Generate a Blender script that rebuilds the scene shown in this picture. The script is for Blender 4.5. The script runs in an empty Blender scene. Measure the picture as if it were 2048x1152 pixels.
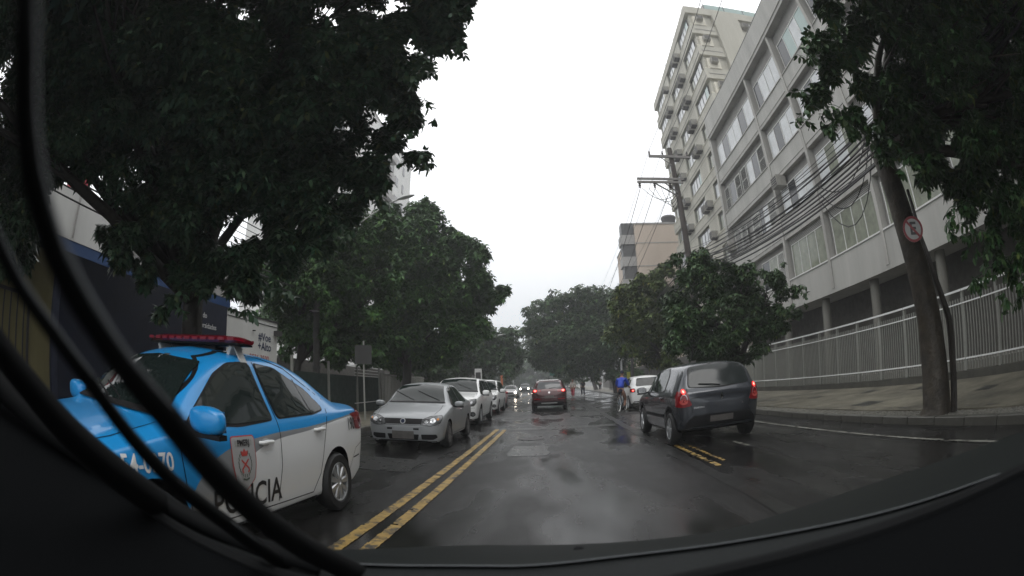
import bpy, bmesh, math, random
import numpy as np
from math import sin, cos, tan, radians, pi, hypot, atan2, sqrt
from mathutils import Vector, Matrix
from mathutils.bvhtree import BVHTree
from mathutils.geometry import delaunay_2d_cdt

random.seed(7); rng = np.random.default_rng(7)
S = bpy.context.scene
COL = S.collection

# ------------------------------------------------------------------ camera
CAM_H = 1.35
PITCH, YAW, ROLL = radians(11.2), radians(4.3), radians(1.5)
LA, LB = .0569, 9.07e-9            # lens: angle(deg) = LA*r + LB*r^3 for r in pixels of a 2048 px wide picture
fwd = Vector((-sin(YAW)*cos(PITCH), cos(YAW)*cos(PITCH), sin(PITCH)))
rt0 = Vector((cos(YAW), sin(YAW), 0)); up0 = rt0.cross(fwd)
RT = rt0*cos(ROLL) - up0*sin(ROLL); UP = up0*cos(ROLL) + rt0*sin(ROLL)
cd = bpy.data.cameras.new('dashcam'); cam = bpy.data.objects.new('dashcam', cd); COL.objects.link(cam)
M = Matrix((RT, UP, -fwd)).transposed().to_4x4(); M.translation = (0, 0, CAM_H)
cam.matrix_world = M
cd.type = 'PANO'; cd.sensor_width = 36.0; cd.sensor_height = 20.25; cd.sensor_fit = 'HORIZONTAL'
cy = cd.cycles if hasattr(cd, 'cycles') and hasattr(cd.cycles, 'panorama_type') else cd
cy.panorama_type = 'FISHEYE_LENS_POLYNOMIAL'
mmpx = 36/2048
cy.fisheye_fov = radians(180)
cy.fisheye_polynomial_k0 = 0
cy.fisheye_polynomial_k1 = -radians(LA)/mmpx
cy.fisheye_polynomial_k2 = 0
cy.fisheye_polynomial_k3 = -radians(LB)/mmpx**3
cy.fisheye_polynomial_k4 = 0
cd.dof.use_dof = True; cd.dof.focus_distance = 10; cd.lens = 36; cd.dof.aperture_fstop = 6.5
cd.clip_start = .005; cd.clip_end = 2000
S.camera = cam

def at(px, py, dist):
    """a point dist metres from where the photograph was taken, in the direction of a pixel"""
    dx, dy = px-1024, 576-py; r = hypot(dx, dy)+1e-9; th = radians(LA*r+LB*r**3)
    d = fwd*cos(th) + (RT*dx/r + UP*dy/r)*sin(th)
    return Vector((0, 0, CAM_H)) + d*dist

# ------------------------------------------------------------------ world, sun, exposure
W = bpy.data.worlds.new('World'); S.world = W; W.use_nodes = True
nt = W.node_tree; N = nt.nodes; L = nt.links
bg = N['Background']; bg.inputs[1].default_value = .1
sky = N.new('ShaderNodeTexSky'); sky.sky_type = 'NISHITA'; sky.sun_disc = False
sky.sun_elevation = radians(55); sky.sun_rotation = radians(-15)
tc = N.new('ShaderNodeTexCoord'); sep = N.new('ShaderNodeSeparateXYZ'); L.new(tc.outputs['Generated'], sep.inputs[0])
noi = N.new('ShaderNodeTexNoise'); noi.inputs['Scale'].default_value = 2.2; noi.inputs['Detail'].default_value = 4
mp = N.new('ShaderNodeMapping'); mp.inputs['Scale'].default_value = (1, 1, 3.5); L.new(tc.outputs['Generated'], mp.inputs[0]); L.new(mp.outputs[0], noi.inputs[0])
ma = N.new('ShaderNodeMath'); ma.operation = 'MULTIPLY_ADD'; ma.inputs[1].default_value = .16; L.new(noi.outputs[0], ma.inputs[0]); 
ad = N.new('ShaderNodeMath'); ad.operation = 'SUBTRACT'; ad.inputs[1].default_value = .08; L.new(sep.outputs[2], ad.inputs[0]); L.new(ad.outputs[0], ma.inputs[2])
cr = N.new('ShaderNodeValToRGB'); L.new(ma.outputs[0], cr.inputs[0])
e = cr.color_ramp.elements
e[0].position = 0; e[0].color = (.10, .10, .10, 1)
e[1].position = 1; e[1].color = (1, 1.0, 1.0, 1)
for p, c in ((.03, (.42, .435, .45)), (.10, (.58, .60, .625)), (.22, (.70, .715, .73)), (.38, (.86, .87, .885))):
    q = e.new(p); q.color = (*c, 1)
sc_ = N.new('ShaderNodeVectorMath'); sc_.operation = 'SCALE'; sc_.inputs['Scale'].default_value = 18.5
L.new(cr.outputs[0], sc_.inputs[0])
mx = N.new('ShaderNodeMix'); mx.data_type = 'RGBA'; mx.inputs[0].default_value = .95
L.new(sky.outputs[0], mx.inputs[6]); L.new(sc_.outputs[0], mx.inputs[7]); L.new(mx.outputs[2], bg.inputs[0])
sd = bpy.data.lights.new('overcast_sun', 'SUN'); sd.energy = .5; sd.angle = radians(25); sd.color = (1, .98, .95)
so = bpy.data.objects.new('overcast_sun', sd); COL.objects.link(so); so.rotation_euler = (radians(35), 0, radians(15))
S.view_settings.view_transform = 'Standard'; S.view_settings.look = 'None'; S.view_settings.exposure = 0; S.view_settings.gamma = 1
S.view_settings.use_curve_mapping = False
S.render.engine = 'CYCLES'
S.cycles.max_bounces = 6; S.cycles.diffuse_bounces = 3; S.cycles.glossy_bounces = 3; S.cycles.transmission_bounces = 4
S.cycles.volume_bounces = 0; S.cycles.transparent_max_bounces = 6
S.cycles.use_denoising = True; S.cycles.volume_step_rate = 10; S.cycles.volume_max_steps = 32

# ------------------------------------------------------------------ materials
def mat(name, c, rough=.6, metal=0., spec=.5, var=0., vscale=4., bump=0., bscale=40., emit=None, estr=0, coat=0, streak=False, trans=0, alpha=None):
    m = bpy.data.materials.new(name); m.use_nodes = True
    n = m.node_tree.nodes; l = m.node_tree.links; b = n['Principled BSDF']
    b.inputs['Base Color'].default_value = (*c, 1); b.inputs['Roughness'].default_value = rough
    b.inputs['Metallic'].default_value = metal; b.inputs['Specular IOR Level'].default_value = spec
    b.inputs['Coat Weight'].default_value = coat
    b.inputs['Coat Roughness'].default_value = .04
    if trans: b.inputs['Transmission Weight'].default_value = trans
    if emit: b.inputs['Emission Color'].default_value = (*emit, 1); b.inputs['Emission Strength'].default_value = estr
    t = n.new('ShaderNodeTexCoord')
    if var:
        mpn = n.new('ShaderNodeMapping'); l.new(t.outputs['Object'], mpn.inputs[0])
        if streak: mpn.inputs['Scale'].default_value = (1, 1, .12)
        no = n.new('ShaderNodeTexNoise'); no.inputs['Scale'].default_value = vscale; no.inputs['Detail'].default_value = 6; no.inputs['Roughness'].default_value = .65
        l.new(mpn.outputs[0], no.inputs[0])
        r = n.new('ShaderNodeMapRange'); r.inputs[1].default_value = .3; r.inputs[2].default_value = .7
        r.inputs[3].default_value = 1-var; r.inputs[4].default_value = 1+var*.6; l.new(no.outputs[0], r.inputs[0])
        v = n.new('ShaderNodeVectorMath'); v.operation = 'SCALE'; v.inputs[0].default_value = c; l.new(r.outputs[0], v.inputs['Scale'])
        l.new(v.outputs[0], b.inputs['Base Color'])
        r2 = n.new('ShaderNodeMapRange'); r2.inputs[1].default_value = .3; r2.inputs[2].default_value = .7
        r2.inputs[3].default_value = min(1, rough*1.15); r2.inputs[4].default_value = rough*.8; l.new(no.outputs[0], r2.inputs[0]); l.new(r2.outputs[0], b.inputs['Roughness'])
    if bump:
        no = n.new('ShaderNodeTexNoise'); no.inputs['Scale'].default_value = bscale; no.inputs['Detail'].default_value = 5; l.new(t.outputs['Object'], no.inputs[0])
        bp = n.new('ShaderNodeBump'); bp.inputs['Strength'].default_value = bump; bp.inputs['Distance'].default_value = .02
        l.new(no.outputs[0], bp.inputs['Height']); l.new(bp.outputs[0], b.inputs['Normal'])
    return m

def wear(m, k=.5, sc=9):
    n = m.node_tree.nodes; l = m.node_tree.links; b = n['Principled BSDF']; src = b.inputs['Base Color'].links[0].from_socket
    t = n.new('ShaderNodeTexCoord'); no = n.new('ShaderNodeTexNoise'); no.inputs['Scale'].default_value = sc; no.inputs['Detail'].default_value = 8; no.inputs['Roughness'].default_value = .75; l.new(t.outputs['Object'], no.inputs[0])
    r = n.new('ShaderNodeMapRange'); r.inputs[1].default_value = k; r.inputs[2].default_value = k+.06; l.new(no.outputs[0], r.inputs[0])
    x = n.new('ShaderNodeMix'); x.data_type = 'RGBA'; l.new(r.outputs[0], x.inputs[0]); l.new(src, x.inputs[6]); x.inputs[7].default_value = (.035, .032, .026, 1); l.new(x.outputs[2], b.inputs['Base Color'])
def leafmat(name, c1, c2, rough=.38):
    m = bpy.data.materials.new(name); m.use_nodes = True
    n = m.node_tree.nodes; l = m.node_tree.links; b = n['Principled BSDF']
    g = n.new('ShaderNodeNewGeometry'); r = n.new('ShaderNodeValToRGB'); l.new(g.outputs['Random Per Island'], r.inputs[0])
    r.color_ramp.elements[0].color = (*c1, 1); r.color_ramp.elements[1].color = (*c2, 1)
    q = r.color_ramp.elements.new(.93); q.color = (*[x*1.0 for x in c2], 1)
    r.color_ramp.elements[-1].color = (c2[0]*1.9, c2[1]*1.3, c2[2]*.9, 1)
    t = n.new('ShaderNodeTexCoord'); no = n.new('ShaderNodeTexNoise'); no.inputs['Scale'].default_value = .8; l.new(t.outputs['Object'], no.inputs[0])
    mr = n.new('ShaderNodeMapRange'); mr.inputs[1].default_value = .3; mr.inputs[2].default_value = .7; mr.inputs[3].default_value = .6; mr.inputs[4].default_value = 1.3; l.new(no.outputs[0], mr.inputs[0])
    v = n.new('ShaderNodeVectorMath'); v.operation = 'SCALE'; l.new(r.outputs[0], v.inputs[0]); l.new(mr.outputs[0], v.inputs['Scale'])
    l.new(v.outputs[0], b.inputs['Base Color'])
    b.inputs['Roughness'].default_value = rough; b.inputs['Specular IOR Level'].default_value = .35
    return m

def wetroad():
    m = bpy.data.materials.new('wet_asphalt'); m.use_nodes = True
    n = m.node_tree.nodes; l = m.node_tree.links; b = n['Principled BSDF']
    t = n.new('ShaderNodeTexCoord')
    def noise(scale, sx=1, sy=1, det=6, ro=.6):
        mpn = n.new('ShaderNodeMapping'); mpn.inputs['Scale'].default_value = (sx, sy, 1); l.new(t.outputs['Object'], mpn.inputs[0])
        no = n.new('ShaderNodeTexNoise'); no.inputs['Scale'].default_value = scale; no.inputs['Detail'].default_value = det; no.inputs['Roughness'].default_value = ro
        l.new(mpn.outputs[0], no.inputs[0]); return no.outputs[0]
    def mr(x, a, b_, c, d):
        q = n.new('ShaderNodeMapRange'); q.inputs[1].default_value = a; q.inputs[2].default_value = b_; q.inputs[3].default_value = c; q.inputs[4].default_value = d
        l.new(x, q.inputs[0]); return q.outputs[0]
    def mul(a, b_, op='MULTIPLY'):
        q = n.new('ShaderNodeMath'); q.operation = op; l.new(a, q.inputs[0])
        if isinstance(b_, float): q.inputs[1].default_value = b_
        else: l.new(b_, q.inputs[1])
        return q.outputs[0]
    puddle = noise(.75, 1, .28, 3, .5)
    fine = noise(38, 1, 1, 3, .7)
    patch_ = noise(1.3, 1, .35, 5, .65)
    base = mr(patch_, .32, .68, .006, .021)
    fv = mr(fine, .3, .7, .55, 1.6)
    val = mul(base, fv)
    cc = n.new('ShaderNodeCombineColor'); l.new(mul(val, 1.02), cc.inputs[0]); l.new(val, cc.inputs[1]); l.new(mul(val, .97), cc.inputs[2])
    l.new(cc.outputs[0], b.inputs['Base Color'])
    wet = mr(puddle, .44, .60, .0, 1.)
    rough = mul(mr(wet, 0, 1, .36, .11), mr(patch_, .3, .7, .8, 1.35))
    l.new(rough, b.inputs['Roughness'])
    l.new(mr(wet, 0, 1, .20, .46), b.inputs['Specular IOR Level'])
    bp = n.new('ShaderNodeBump'); bp.inputs['Distance'].default_value = .006
    l.new(mr(wet, 0, 1, .85, .16), bp.inputs['Strength']); l.new(noise(70, 1, 1, 2), bp.inputs['Height'])
    bp2 = n.new('ShaderNodeBump'); bp2.inputs['Distance'].default_value = .02; bp2.inputs['Strength'].default_value = .12
    l.new(noise(1.4, 1, .5, 2), bp2.inputs['Height']); l.new(bp.outputs[0], bp2.inputs['Normal'])
    l.new(bp2.outputs[0], b.inputs['Normal'])
    return m

MT = dict(
    road=wetroad(),
    earth=mat('dark_ground', (.05, .05, .045), .8, var=.3, vscale=.4, bump=.3, bscale=6),
    walk=mat('wet_concrete_pavement', (.145, .134, .10), .6, var=.6, vscale=.7, bump=.6, bscale=18),
    kerb=mat('kerb_stone', (.075, .073, .062), .5, var=.35, vscale=2, bump=.4, bscale=30),
    pebble=mat('pale_pebble', (.17, .165, .14), .45, var=.5, vscale=9),
    patchdark=mat('dark_pavement_patch', (.035, .035, .03), .35, var=.3),
    gutter=mat('gutter_seam', (.012, .012, .011), .35, var=.3),
    patchmid=mat('repaired_asphalt', (.022, .022, .021), .3, var=.3, bump=.2, bscale=60),
    yellow=mat('worn_yellow_paint', (.36, .235, .06), .5, var=.45, vscale=7, bump=.3, bscale=50),
    white_line=mat('worn_white_paint', (.24, .24, .21), .5, var=.4, vscale=7),
    render_=mat('grey_render', (.40, .395, .37), .8, var=.16, vscale=.9, bump=.25, bscale=25, streak=True),
    render_trim=mat('grey_trim', (.37, .36, .335), .75, var=.18, vscale=2, streak=True, bump=.15),
    recess=mat('shaded_render', (.27, .265, .25), .8, var=.15, vscale=1),  # recess shade put into the colour: darker copy of the grey render
    beige=mat('beige_render', (.45, .435, .375), .8, var=.15, vscale=.6, streak=True, bump=.15),
    beige_trim=mat('pale_beige_panel', (.62, .59, .50), .7, var=.12, streak=True),
    orange=mat('tan_render', (.52, .435, .36), .8, var=.1, vscale=.3, streak=True),
    greyslab=mat('slab_grey', (.35, .34, .33), .8, var=.15),
    white_wall=mat('white_wall', (.62, .62, .60), .7, var=.12, vscale=.8, streak=True),
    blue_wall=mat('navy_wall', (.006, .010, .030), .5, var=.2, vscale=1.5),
    yellow_wall=mat('ochre_wall', (.17, .15, .065), .7, var=.25, vscale=1, streak=True),
    frame_w=mat('white_window_frame', (.62, .62, .60), .45, var=.08),
    frame_d=mat('dark_window_frame', (.06, .06, .06), .5, var=.1),
    louver=mat('painted_louvre', (.55, .55, .52), .5, var=.12),
    pane_light=mat('curtained_glass', (.55, .57, .58), .08, var=.18, vscale=1.2, spec=.6, streak=False),
    pane_teal=mat('teal_blind_glass', (.32, .42, .40), .08, var=.12, vscale=.8, spec=.6),
    pane_green=mat('drawn_curtain_glass', (.21, .225, .175), .08, var=.35, vscale=2.2, spec=.6),
    pane_dark=mat('dark_glass', (.03, .035, .04), .06, spec=.7),
    ac=mat('ac_casing', (.32, .31, .28), .6, var=.2), ac_dark=mat('ac_grille', (.045, .042, .042), .6),
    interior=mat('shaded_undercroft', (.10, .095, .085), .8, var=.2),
    column=mat('concrete_column', (.20, .195, .17), .7, var=.2, vscale=2, streak=True),
    rail=mat('white_metal_rail', (.85, .86, .85), .28, metal=.0, spec=.6, coat=.3),
    bars=mat('grey_metal_bar', (.27, .275, .25), .4, spec=.5, var=.1),
    bark=mat('wet_bark', (.022, .018, .014), .5, var=.45, vscale=5, bump=1, bscale=14),
    bark_o=mat('mottled_bark', (.034, .026, .015), .6, var=.7, vscale=3, bump=1, bscale=12),
    wood=mat('weathered_pole_wood', (.06, .05, .045), .7, var=.3, vscale=3, bump=.5, streak=True),
    woodarm=mat('grey_crossarm', (.22, .21, .20), .7, var=.25), ceramic=mat('insulator', (.06, .05, .05), .2),
    cable=mat('black_cable', (.012, .012, .013), .5), cable_g=mat('grey_wire', (.07, .07, .075), .5),
    concrete=mat('pole_concrete', (.05, .048, .044), .8, var=.2, bump=.3), lampgrey=mat('lamp_grey', (.45, .46, .45), .4),
    tyre=mat('tyre_rubber', (.012, .012, .012), .7, var=.2), rim=mat('alloy_rim', (.50, .51, .52), .28, metal=.75),
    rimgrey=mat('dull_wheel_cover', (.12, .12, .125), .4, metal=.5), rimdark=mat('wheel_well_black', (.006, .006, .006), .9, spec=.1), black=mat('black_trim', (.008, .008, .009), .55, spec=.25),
    seam=mat('panel_gap', (.008, .008, .009), .8, spec=.1), glass=mat('tinted_car_glass', (.012, .018, .017), .03, spec=.38),
    glass_r=mat('rear_tinted_glass', (.022, .027, .027), .10, spec=.42), chrome=mat('chrome', (.6, .6, .6), .12, metal=1),
    lens=mat('clear_lamp_lens', (.20, .205, .21), .15, metal=.3, spec=.6, var=.8, vscale=22), bulb=mat('lamp_bowl', (.42, .43, .44), .2, metal=.8),
    amber=mat('amber_indicator', (.6, .22, .03), .15), red_lens=mat('red_lamp_lens', (.20, .006, .01), .1, coat=.4),
    brake=mat('lit_brake_lamp', (.6, .02, .02), .2, emit=(1, .05, .04), estr=1.1), brake_core=mat('brake_lamp_core', (.8, .1, .1), .2, emit=(1, .18, .14), estr=5.0),
    headlit=mat('lit_headlamp', (1, 1, 1), .2, emit=(1, .86, .70), estr=40), red_plastic=mat('red_lightbar_dome', (.13, .004, .012), .15, coat=.5),
    red_led=mat('lightbar_reflector', (.18, .015, .03), .3), plate=mat('blank_number_plate', (.10, .092, .085), .5, var=.3, vscale=9),
    paint_silver=mat('silver_paint', (.33, .345, .355), .38, metal=.25, coat=.35), paint_white=mat('white_paint', (.78, .79, .78), .3, coat=.5),
    paint_grey=mat('graphite_paint', (.042, .047, .056), .25, metal=.45, coat=.7), paint_maroon=mat('dark_maroon_paint', (.06, .011, .012), .25, metal=.3, coat=.7),
    paint_far=mat('pale_silver_paint', (.5, .5, .5), .3, metal=.3, coat=.4), paint_black=mat('black_paint', (.01, .011, .012), .3, coat=.5),
    paint_red=mat('red_paint', (.35, .02, .02), .3, coat=.5), own=mat('own_bonnet_paint', (.009, .011, .0105), .65, spec=.12), 
    rubber=mat('wiper_rubber', (.004, .0045, .005), .75, spec=.15), edge_highlight=mat('painted_highlight', (.13, .14, .15), .5, spec=.5), cowl=mat('black_cowl_plastic', (.011, .013, .0135), .7, spec=.2, bump=.2, bscale=200), dash=mat('dashboard_plastic', (.004, .0045, .005), .9, spec=.04, bump=.2, bscale=300),  # the pale grey edge colour stands in for specular highlights
    text_white=mat('white_lettering', (.75, .75, .75), .4), text_black=mat('black_lettering', (.02, .02, .022), .4), text_blue=mat('navy_lettering', (.02, .03, .08), .5), text_red=mat('red_lettering', (.35, .05, .06), .5),
    crest_red=mat('crest_red', (.50, .07, .06), .4), crest_grey=mat('crest_grey', (.42, .42, .42), .4), crest_dark=mat('crest_dark', (.10, .13, .10), .4), skin=mat('skin', (.28, .15, .10), .6),
    bluecloth=mat('royal_blue_jacket', (.015, .055, .42), .7, var=.2), darkcloth=mat('dark_shorts', (.015, .02, .045), .8), shoe=mat('shoe', (.05, .05, .05), .7), hair=mat('dark_hair', (.012, .01, .008), .6),
    palecloth=mat('pale_shirt', (.45, .42, .38), .8), bike=mat('bicycle_paint', (.25, .32, .38), .35, metal=.3), sign_red=mat('sign_red', (.20, .015, .02), .45), sign_white=mat('sign_white', (.34, .34, .33), .5),
    sign_grey=mat('sign_back', (.035, .035, .034), .6), green_lamp=mat('lit_green_signal', (.02, .3, .2), .4, emit=(.05, 1, .6), estr=1.0), orange_lamp=mat('lit_orange_lamp', (.9, .3, .1), .4, emit=(1, .35, .15), estr=40),
    green_plate=mat('green_plate', (.02, .13, .09), .5), totem=mat('pale_totem', (.55, .56, .54), .5), orange_plastic=mat('orange_plastic', (.5, .13, .04), .6), red_cloth=mat('red_panel', (.40, .03, .05), .6), 
    leafA=leafmat('dark_leaves', (.034, .088, .046), (.072, .12, .062), .38), leafB=leafmat('green_leaves', (.020, .062, .014), (.055, .135, .026), .55),
    leafC=leafmat('olive_leaves', (.035, .065, .012), (.085, .125, .02), .55), leafD=leafmat('deep_green_leaves', (.022, .055, .018), (.052, .10, .03), .5),
    leafE=leafmat('right_tree_leaves', (.028, .088, .028), (.066, .12, .042), .4), leafF=leafmat('far_leaves', (.03, .06, .025), (.05, .095, .035), .6),
)

wear(MT['yellow'], .51, 6); wear(MT['white_line'], .52, 5)
# ------------------------------------------------------------------ builders
def tag(o, label=None, cat=None, group=None, kind=None):
    if label: o['label'] = label
    if cat: o['category'] = cat
    if group: o['group'] = group
    if kind: o['kind'] = kind
    return o
def thing(name, label, cat, loc=(0, 0, 0), rz=0, group=None):
    o = bpy.data.objects.new(name, None); COL.objects.link(o); o.location = loc; o.rotation_euler = (0, 0, rz); o.empty_display_size = .2
    return tag(o, label, cat, group)
def link(name, me, parent=None, loc=None):
    o = bpy.data.objects.new(name, me); COL.objects.link(o)
    if parent: o.parent = parent
    if loc is not None: o.location = loc
    return o
class MB:
    def __init__(s): s.v = []; s.f = []
    def add(s, vs, fs):
        b = len(s.v); s.v += [tuple(v) for v in vs]; s.f += [tuple(i+b for i in f) for f in fs]; return s
    def box(s, x0, x1, y0, y1, z0, z1, mtx=None):
        vs = [Vector((x, y, z)) for z in (z0, z1) for y in (y0, y1) for x in (x0, x1)]
        if mtx: vs = [mtx @ v for v in vs]
        return s.add(vs, [(0, 2, 3, 1), (4, 5, 7, 6), (0, 1, 5, 4), (2, 6, 7, 3), (0, 4, 6, 2), (1, 3, 7, 5)])
    def bar(s, a, b, w, h, up=Vector((0, 0, 1))):
        a = Vector(a); b = Vector(b); d = (b-a).normalized()
        if abs(d.dot(up)) > .98: up = Vector((1, 0, 0))
        x = d.cross(up).normalized()*w/2; z = x.cross(d).normalized()*h/2
        vs = [p+sx*x+sz*z for p in (a, b) for sx, sz in ((-1, -1), (1, -1), (1, 1), (-1, 1))]
        return s.add(vs, [(0, 1, 2, 3), (7, 6, 5, 4), (0, 4, 5, 1), (1, 5, 6, 2), (2, 6, 7, 3), (3, 7, 4, 0)])
    def tube(s, pts, r, n=8, caps=True):
        pts = [Vector(p) for p in pts]; m = len(pts)
        rs = r if isinstance(r, (list, tuple)) else [r]*m
        ref = Vector((.13, .31, .94)); vs = []
        for i, p in enumerate(pts):
            d = (pts[min(i+1, m-1)]-pts[max(i-1, 0)]).normalized()
            u = d.cross(ref)
            if u.length < .15: u = d.cross(Vector((1, 0, 0)))
            u.normalize(); w = d.cross(u)
            for k in range(n):
                a = 2*pi*k/n; vs.append(p+(u*cos(a)+w*sin(a))*rs[i])
        fs = [(i*n+k, i*n+(k+1) % n, (i+1)*n+(k+1) % n, (i+1)*n+k) for i in range(m-1) for k in range(n)]
        if caps: fs += [tuple(range(n))[::-1], tuple(range((m-1)*n, m*n))]
        return s.add(vs, fs)
    def lathe(s, prof, n=20, mtx=None):   # prof (r, z)
        vs = []
        for r, z in prof:
            for k in range(n):
                a = 2*pi*k/n; v = Vector((r*cos(a), r*sin(a), z)); vs.append(mtx @ v if mtx else v)
        fs = [(i*n+k, i*n+(k+1) % n, (i+1)*n+(k+1) % n, (i+1)*n+k) for i in range(len(prof)-1) for k in range(n)]
        fs += [tuple(range(n))[::-1], tuple(range((len(prof)-1)*n, len(prof)*n))]
        return s.add(vs, fs)
    def build(s, name, m, parent=None, world=False, smooth=False, ang=40):
        me = bpy.data.meshes.new(name)
        vs = s.v
        if world and parent is not None:
            q = parent
            off = Vector((0, 0, 0))
            while q is not None: off += Vector(q.location); q = q.parent
            vs = [(v[0]-off.x, v[1]-off.y, v[2]-off.z) for v in vs]
        me.from_pydata(vs, [], s.f); me.update()
        if m: me.materials.append(m)
        if smooth:
            me.polygons.foreach_set('use_smooth', [True]*len(me.polygons)); me.set_sharp_from_angle(angle=radians(ang))
        return link(name, me, parent)
def struct(name, mb, m): return tag(mb.build(name, m), kind='structure')
def copy_tree(o, parent=None):
    c = o.copy(); COL.objects.link(c); c.parent = parent
    for ch in list(o.children): copy_tree(ch, c)
    return c

# text as a flat mesh; returns list of 2D verts + faces
_tc = {}
def text_mesh(body, size, bold=0.0, shear=0):
    cu = bpy.data.curves.new('t', 'FONT'); cu.body = body; cu.size = size; cu.offset = bold*size; cu.align_x = 'CENTER'; cu.align_y = 'CENTER'; cu.resolution_u = 3; cu.shear = shear
    o = bpy.data.objects.new('t', cu); COL.objects.link(o)
    dg = bpy.context.evaluated_depsgraph_get(); dg.update()
    me = bpy.data.meshes.new_from_object(o.evaluated_get(dg))
    vs = [(v.co.x, v.co.y) for v in me.vertices]; fs = [tuple(p.vertices) for p in me.polygons]
    bpy.data.objects.remove(o); bpy.data.curves.remove(cu); bpy.data.meshes.remove(me)
    return vs, fs
def wall_text(body, size, origin, ux, uy, m, parent, name='lettering', bold=.01, depth=.004):
    vs, fs = text_mesh(body, size, bold); o = Vector(origin); ux = Vector(ux); uy = Vector(uy); nrm = ux.cross(uy)
    mb = MB().add([o+ux*x+uy*y+nrm*depth for x, y in vs], fs)
    return mb.build(name, m, parent, world=True)

# ------------------------------------------------------------------ vehicles
def pchip(pts, x):
    pts = sorted(pts); xs = [p[0] for p in pts]; ys = [p[1] for p in pts]
    n = len(xs); h = [xs[i+1]-xs[i] for i in range(n-1)]; dl = [(ys[i+1]-ys[i])/h[i] for i in range(n-1)]
    m = [0]*n
    for i in range(1, n-1):
        if dl[i-1]*dl[i] > 0:
            w1 = 2*h[i]+h[i-1]; w2 = h[i]+2*h[i-1]; m[i] = (w1+w2)/(w1/dl[i-1]+w2/dl[i])
    m[0] = dl[0]; m[-1] = dl[-1]
    if x <= xs[0]: return ys[0]
    if x >= xs[-1]: return ys[-1]
    i = max(j for j in range(n-1) if xs[j] <= x); t = (x-xs[i])/h[i]
    return ((1+2*t)*(1-t)**2*ys[i] + t*(1-t)**2*h[i]*m[i] + t*t*(3-2*t)*ys[i+1] + t*t*(t-1)*h[i]*m[i+1])

def body_mesh(sp):
    Lc = sp['L']; a1, p1 = sp.get('nose', (.075, 2.6)); a2, p2 = sp.get('tail', (.05, 3.2)); zc1, zc2 = sp.get('zc', (.48, .62))
    v1, v2 = sp.get('vround', (.035, .03))
    ss = sorted(set([round(x, 5) for x in list(.0006+.11*(np.linspace(0, 1, 16)**2.2)) + list(np.linspace(.11, .9, 46)) + list(1-.0006-.10*(np.linspace(0, 1, 15)**2.2))]))
    verts = []; K = None
    for s in ss:
        f = 1.
        if s < a1: f *= (1-(1-s/a1)**p1)**(1/p1)
        if 1-s < a2: f *= (1-(1-(1-s)/a2)**p2)**(1/p2)
        g = 1.; zc = zc1
        if s < v1: g = (1-(1-s/v1)**2.4)**(1/2.4)
        if 1-s < v2: g = (1-(1-(1-s)/v2)**2.4)**(1/2.4); zc = zc2
        P = {k: pchip(sp[k], s) for k in ('top', 'belt', 'bot', 'wm', 'wt')}
        wm = P['wm']*f; wt = P['wt']*f; wb = (P['wm']-sp.get('inset', .035))*f; wl = (P['wm']-.05)*f
        zt, zb, zo = [zc+(P[k]-zc)*g for k in ('top', 'belt', 'bot')]
        zm = zo+(zb-zo)*sp.get('zm', .58); drop = min(.07, max(.012, (zt-zb)*.35))
        zsh = zb-(zb-zo)*.10
        if zb > zt-.01: zb = zt-.01
        V = [((0, zo), 0), ((max(wl-.05, .1*wl), zo), .03), ((wl, zo+.06*g), .03), ((wm, zm), .12), ((wb+(wm-wb)*.75, zsh), .03), ((wb, zb), .022), ((wt, zt-drop), .07 if zt-zb > .15 else .04), ((wt*.55, zt-drop*.22), .2), ((0, zt), 0)]
        row = []
        for i, (p, r) in enumerate(V):
            p = Vector(p)
            if r == 0: row.append(p); continue
            a = Vector(V[i-1][0]); b = Vector(V[i+1][0]); da = a-p; db = b-p
            ra = min(r, da.length*.42); rb = min(r, db.length*.42)
            A = p+(da.normalized()*ra if da.length > 1e-6 else da); B = p+(db.normalized()*rb if db.length > 1e-6 else db)
            for t in (0, .33, .67, 1): row.append(A*(1-t)**2+p*2*t*(1-t)+B*t*t)
        y = Lc/2-s*Lc
        ring = [(q.x, y, q.y) for q in row]+[(-q.x, y, q.y) for q in row[-2:0:-1]]
        K = len(ring); verts += ring
    m = len(ss)
    fs = [(i*K+k, (i+1)*K+k, (i+1)*K+(k+1) % K, i*K+(k+1) % K) for i in range(m-1) for k in range(K)]
    fs += [tuple(range(K)), tuple(range((m-1)*K, m*K))[::-1]]
    return verts, fs

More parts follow.
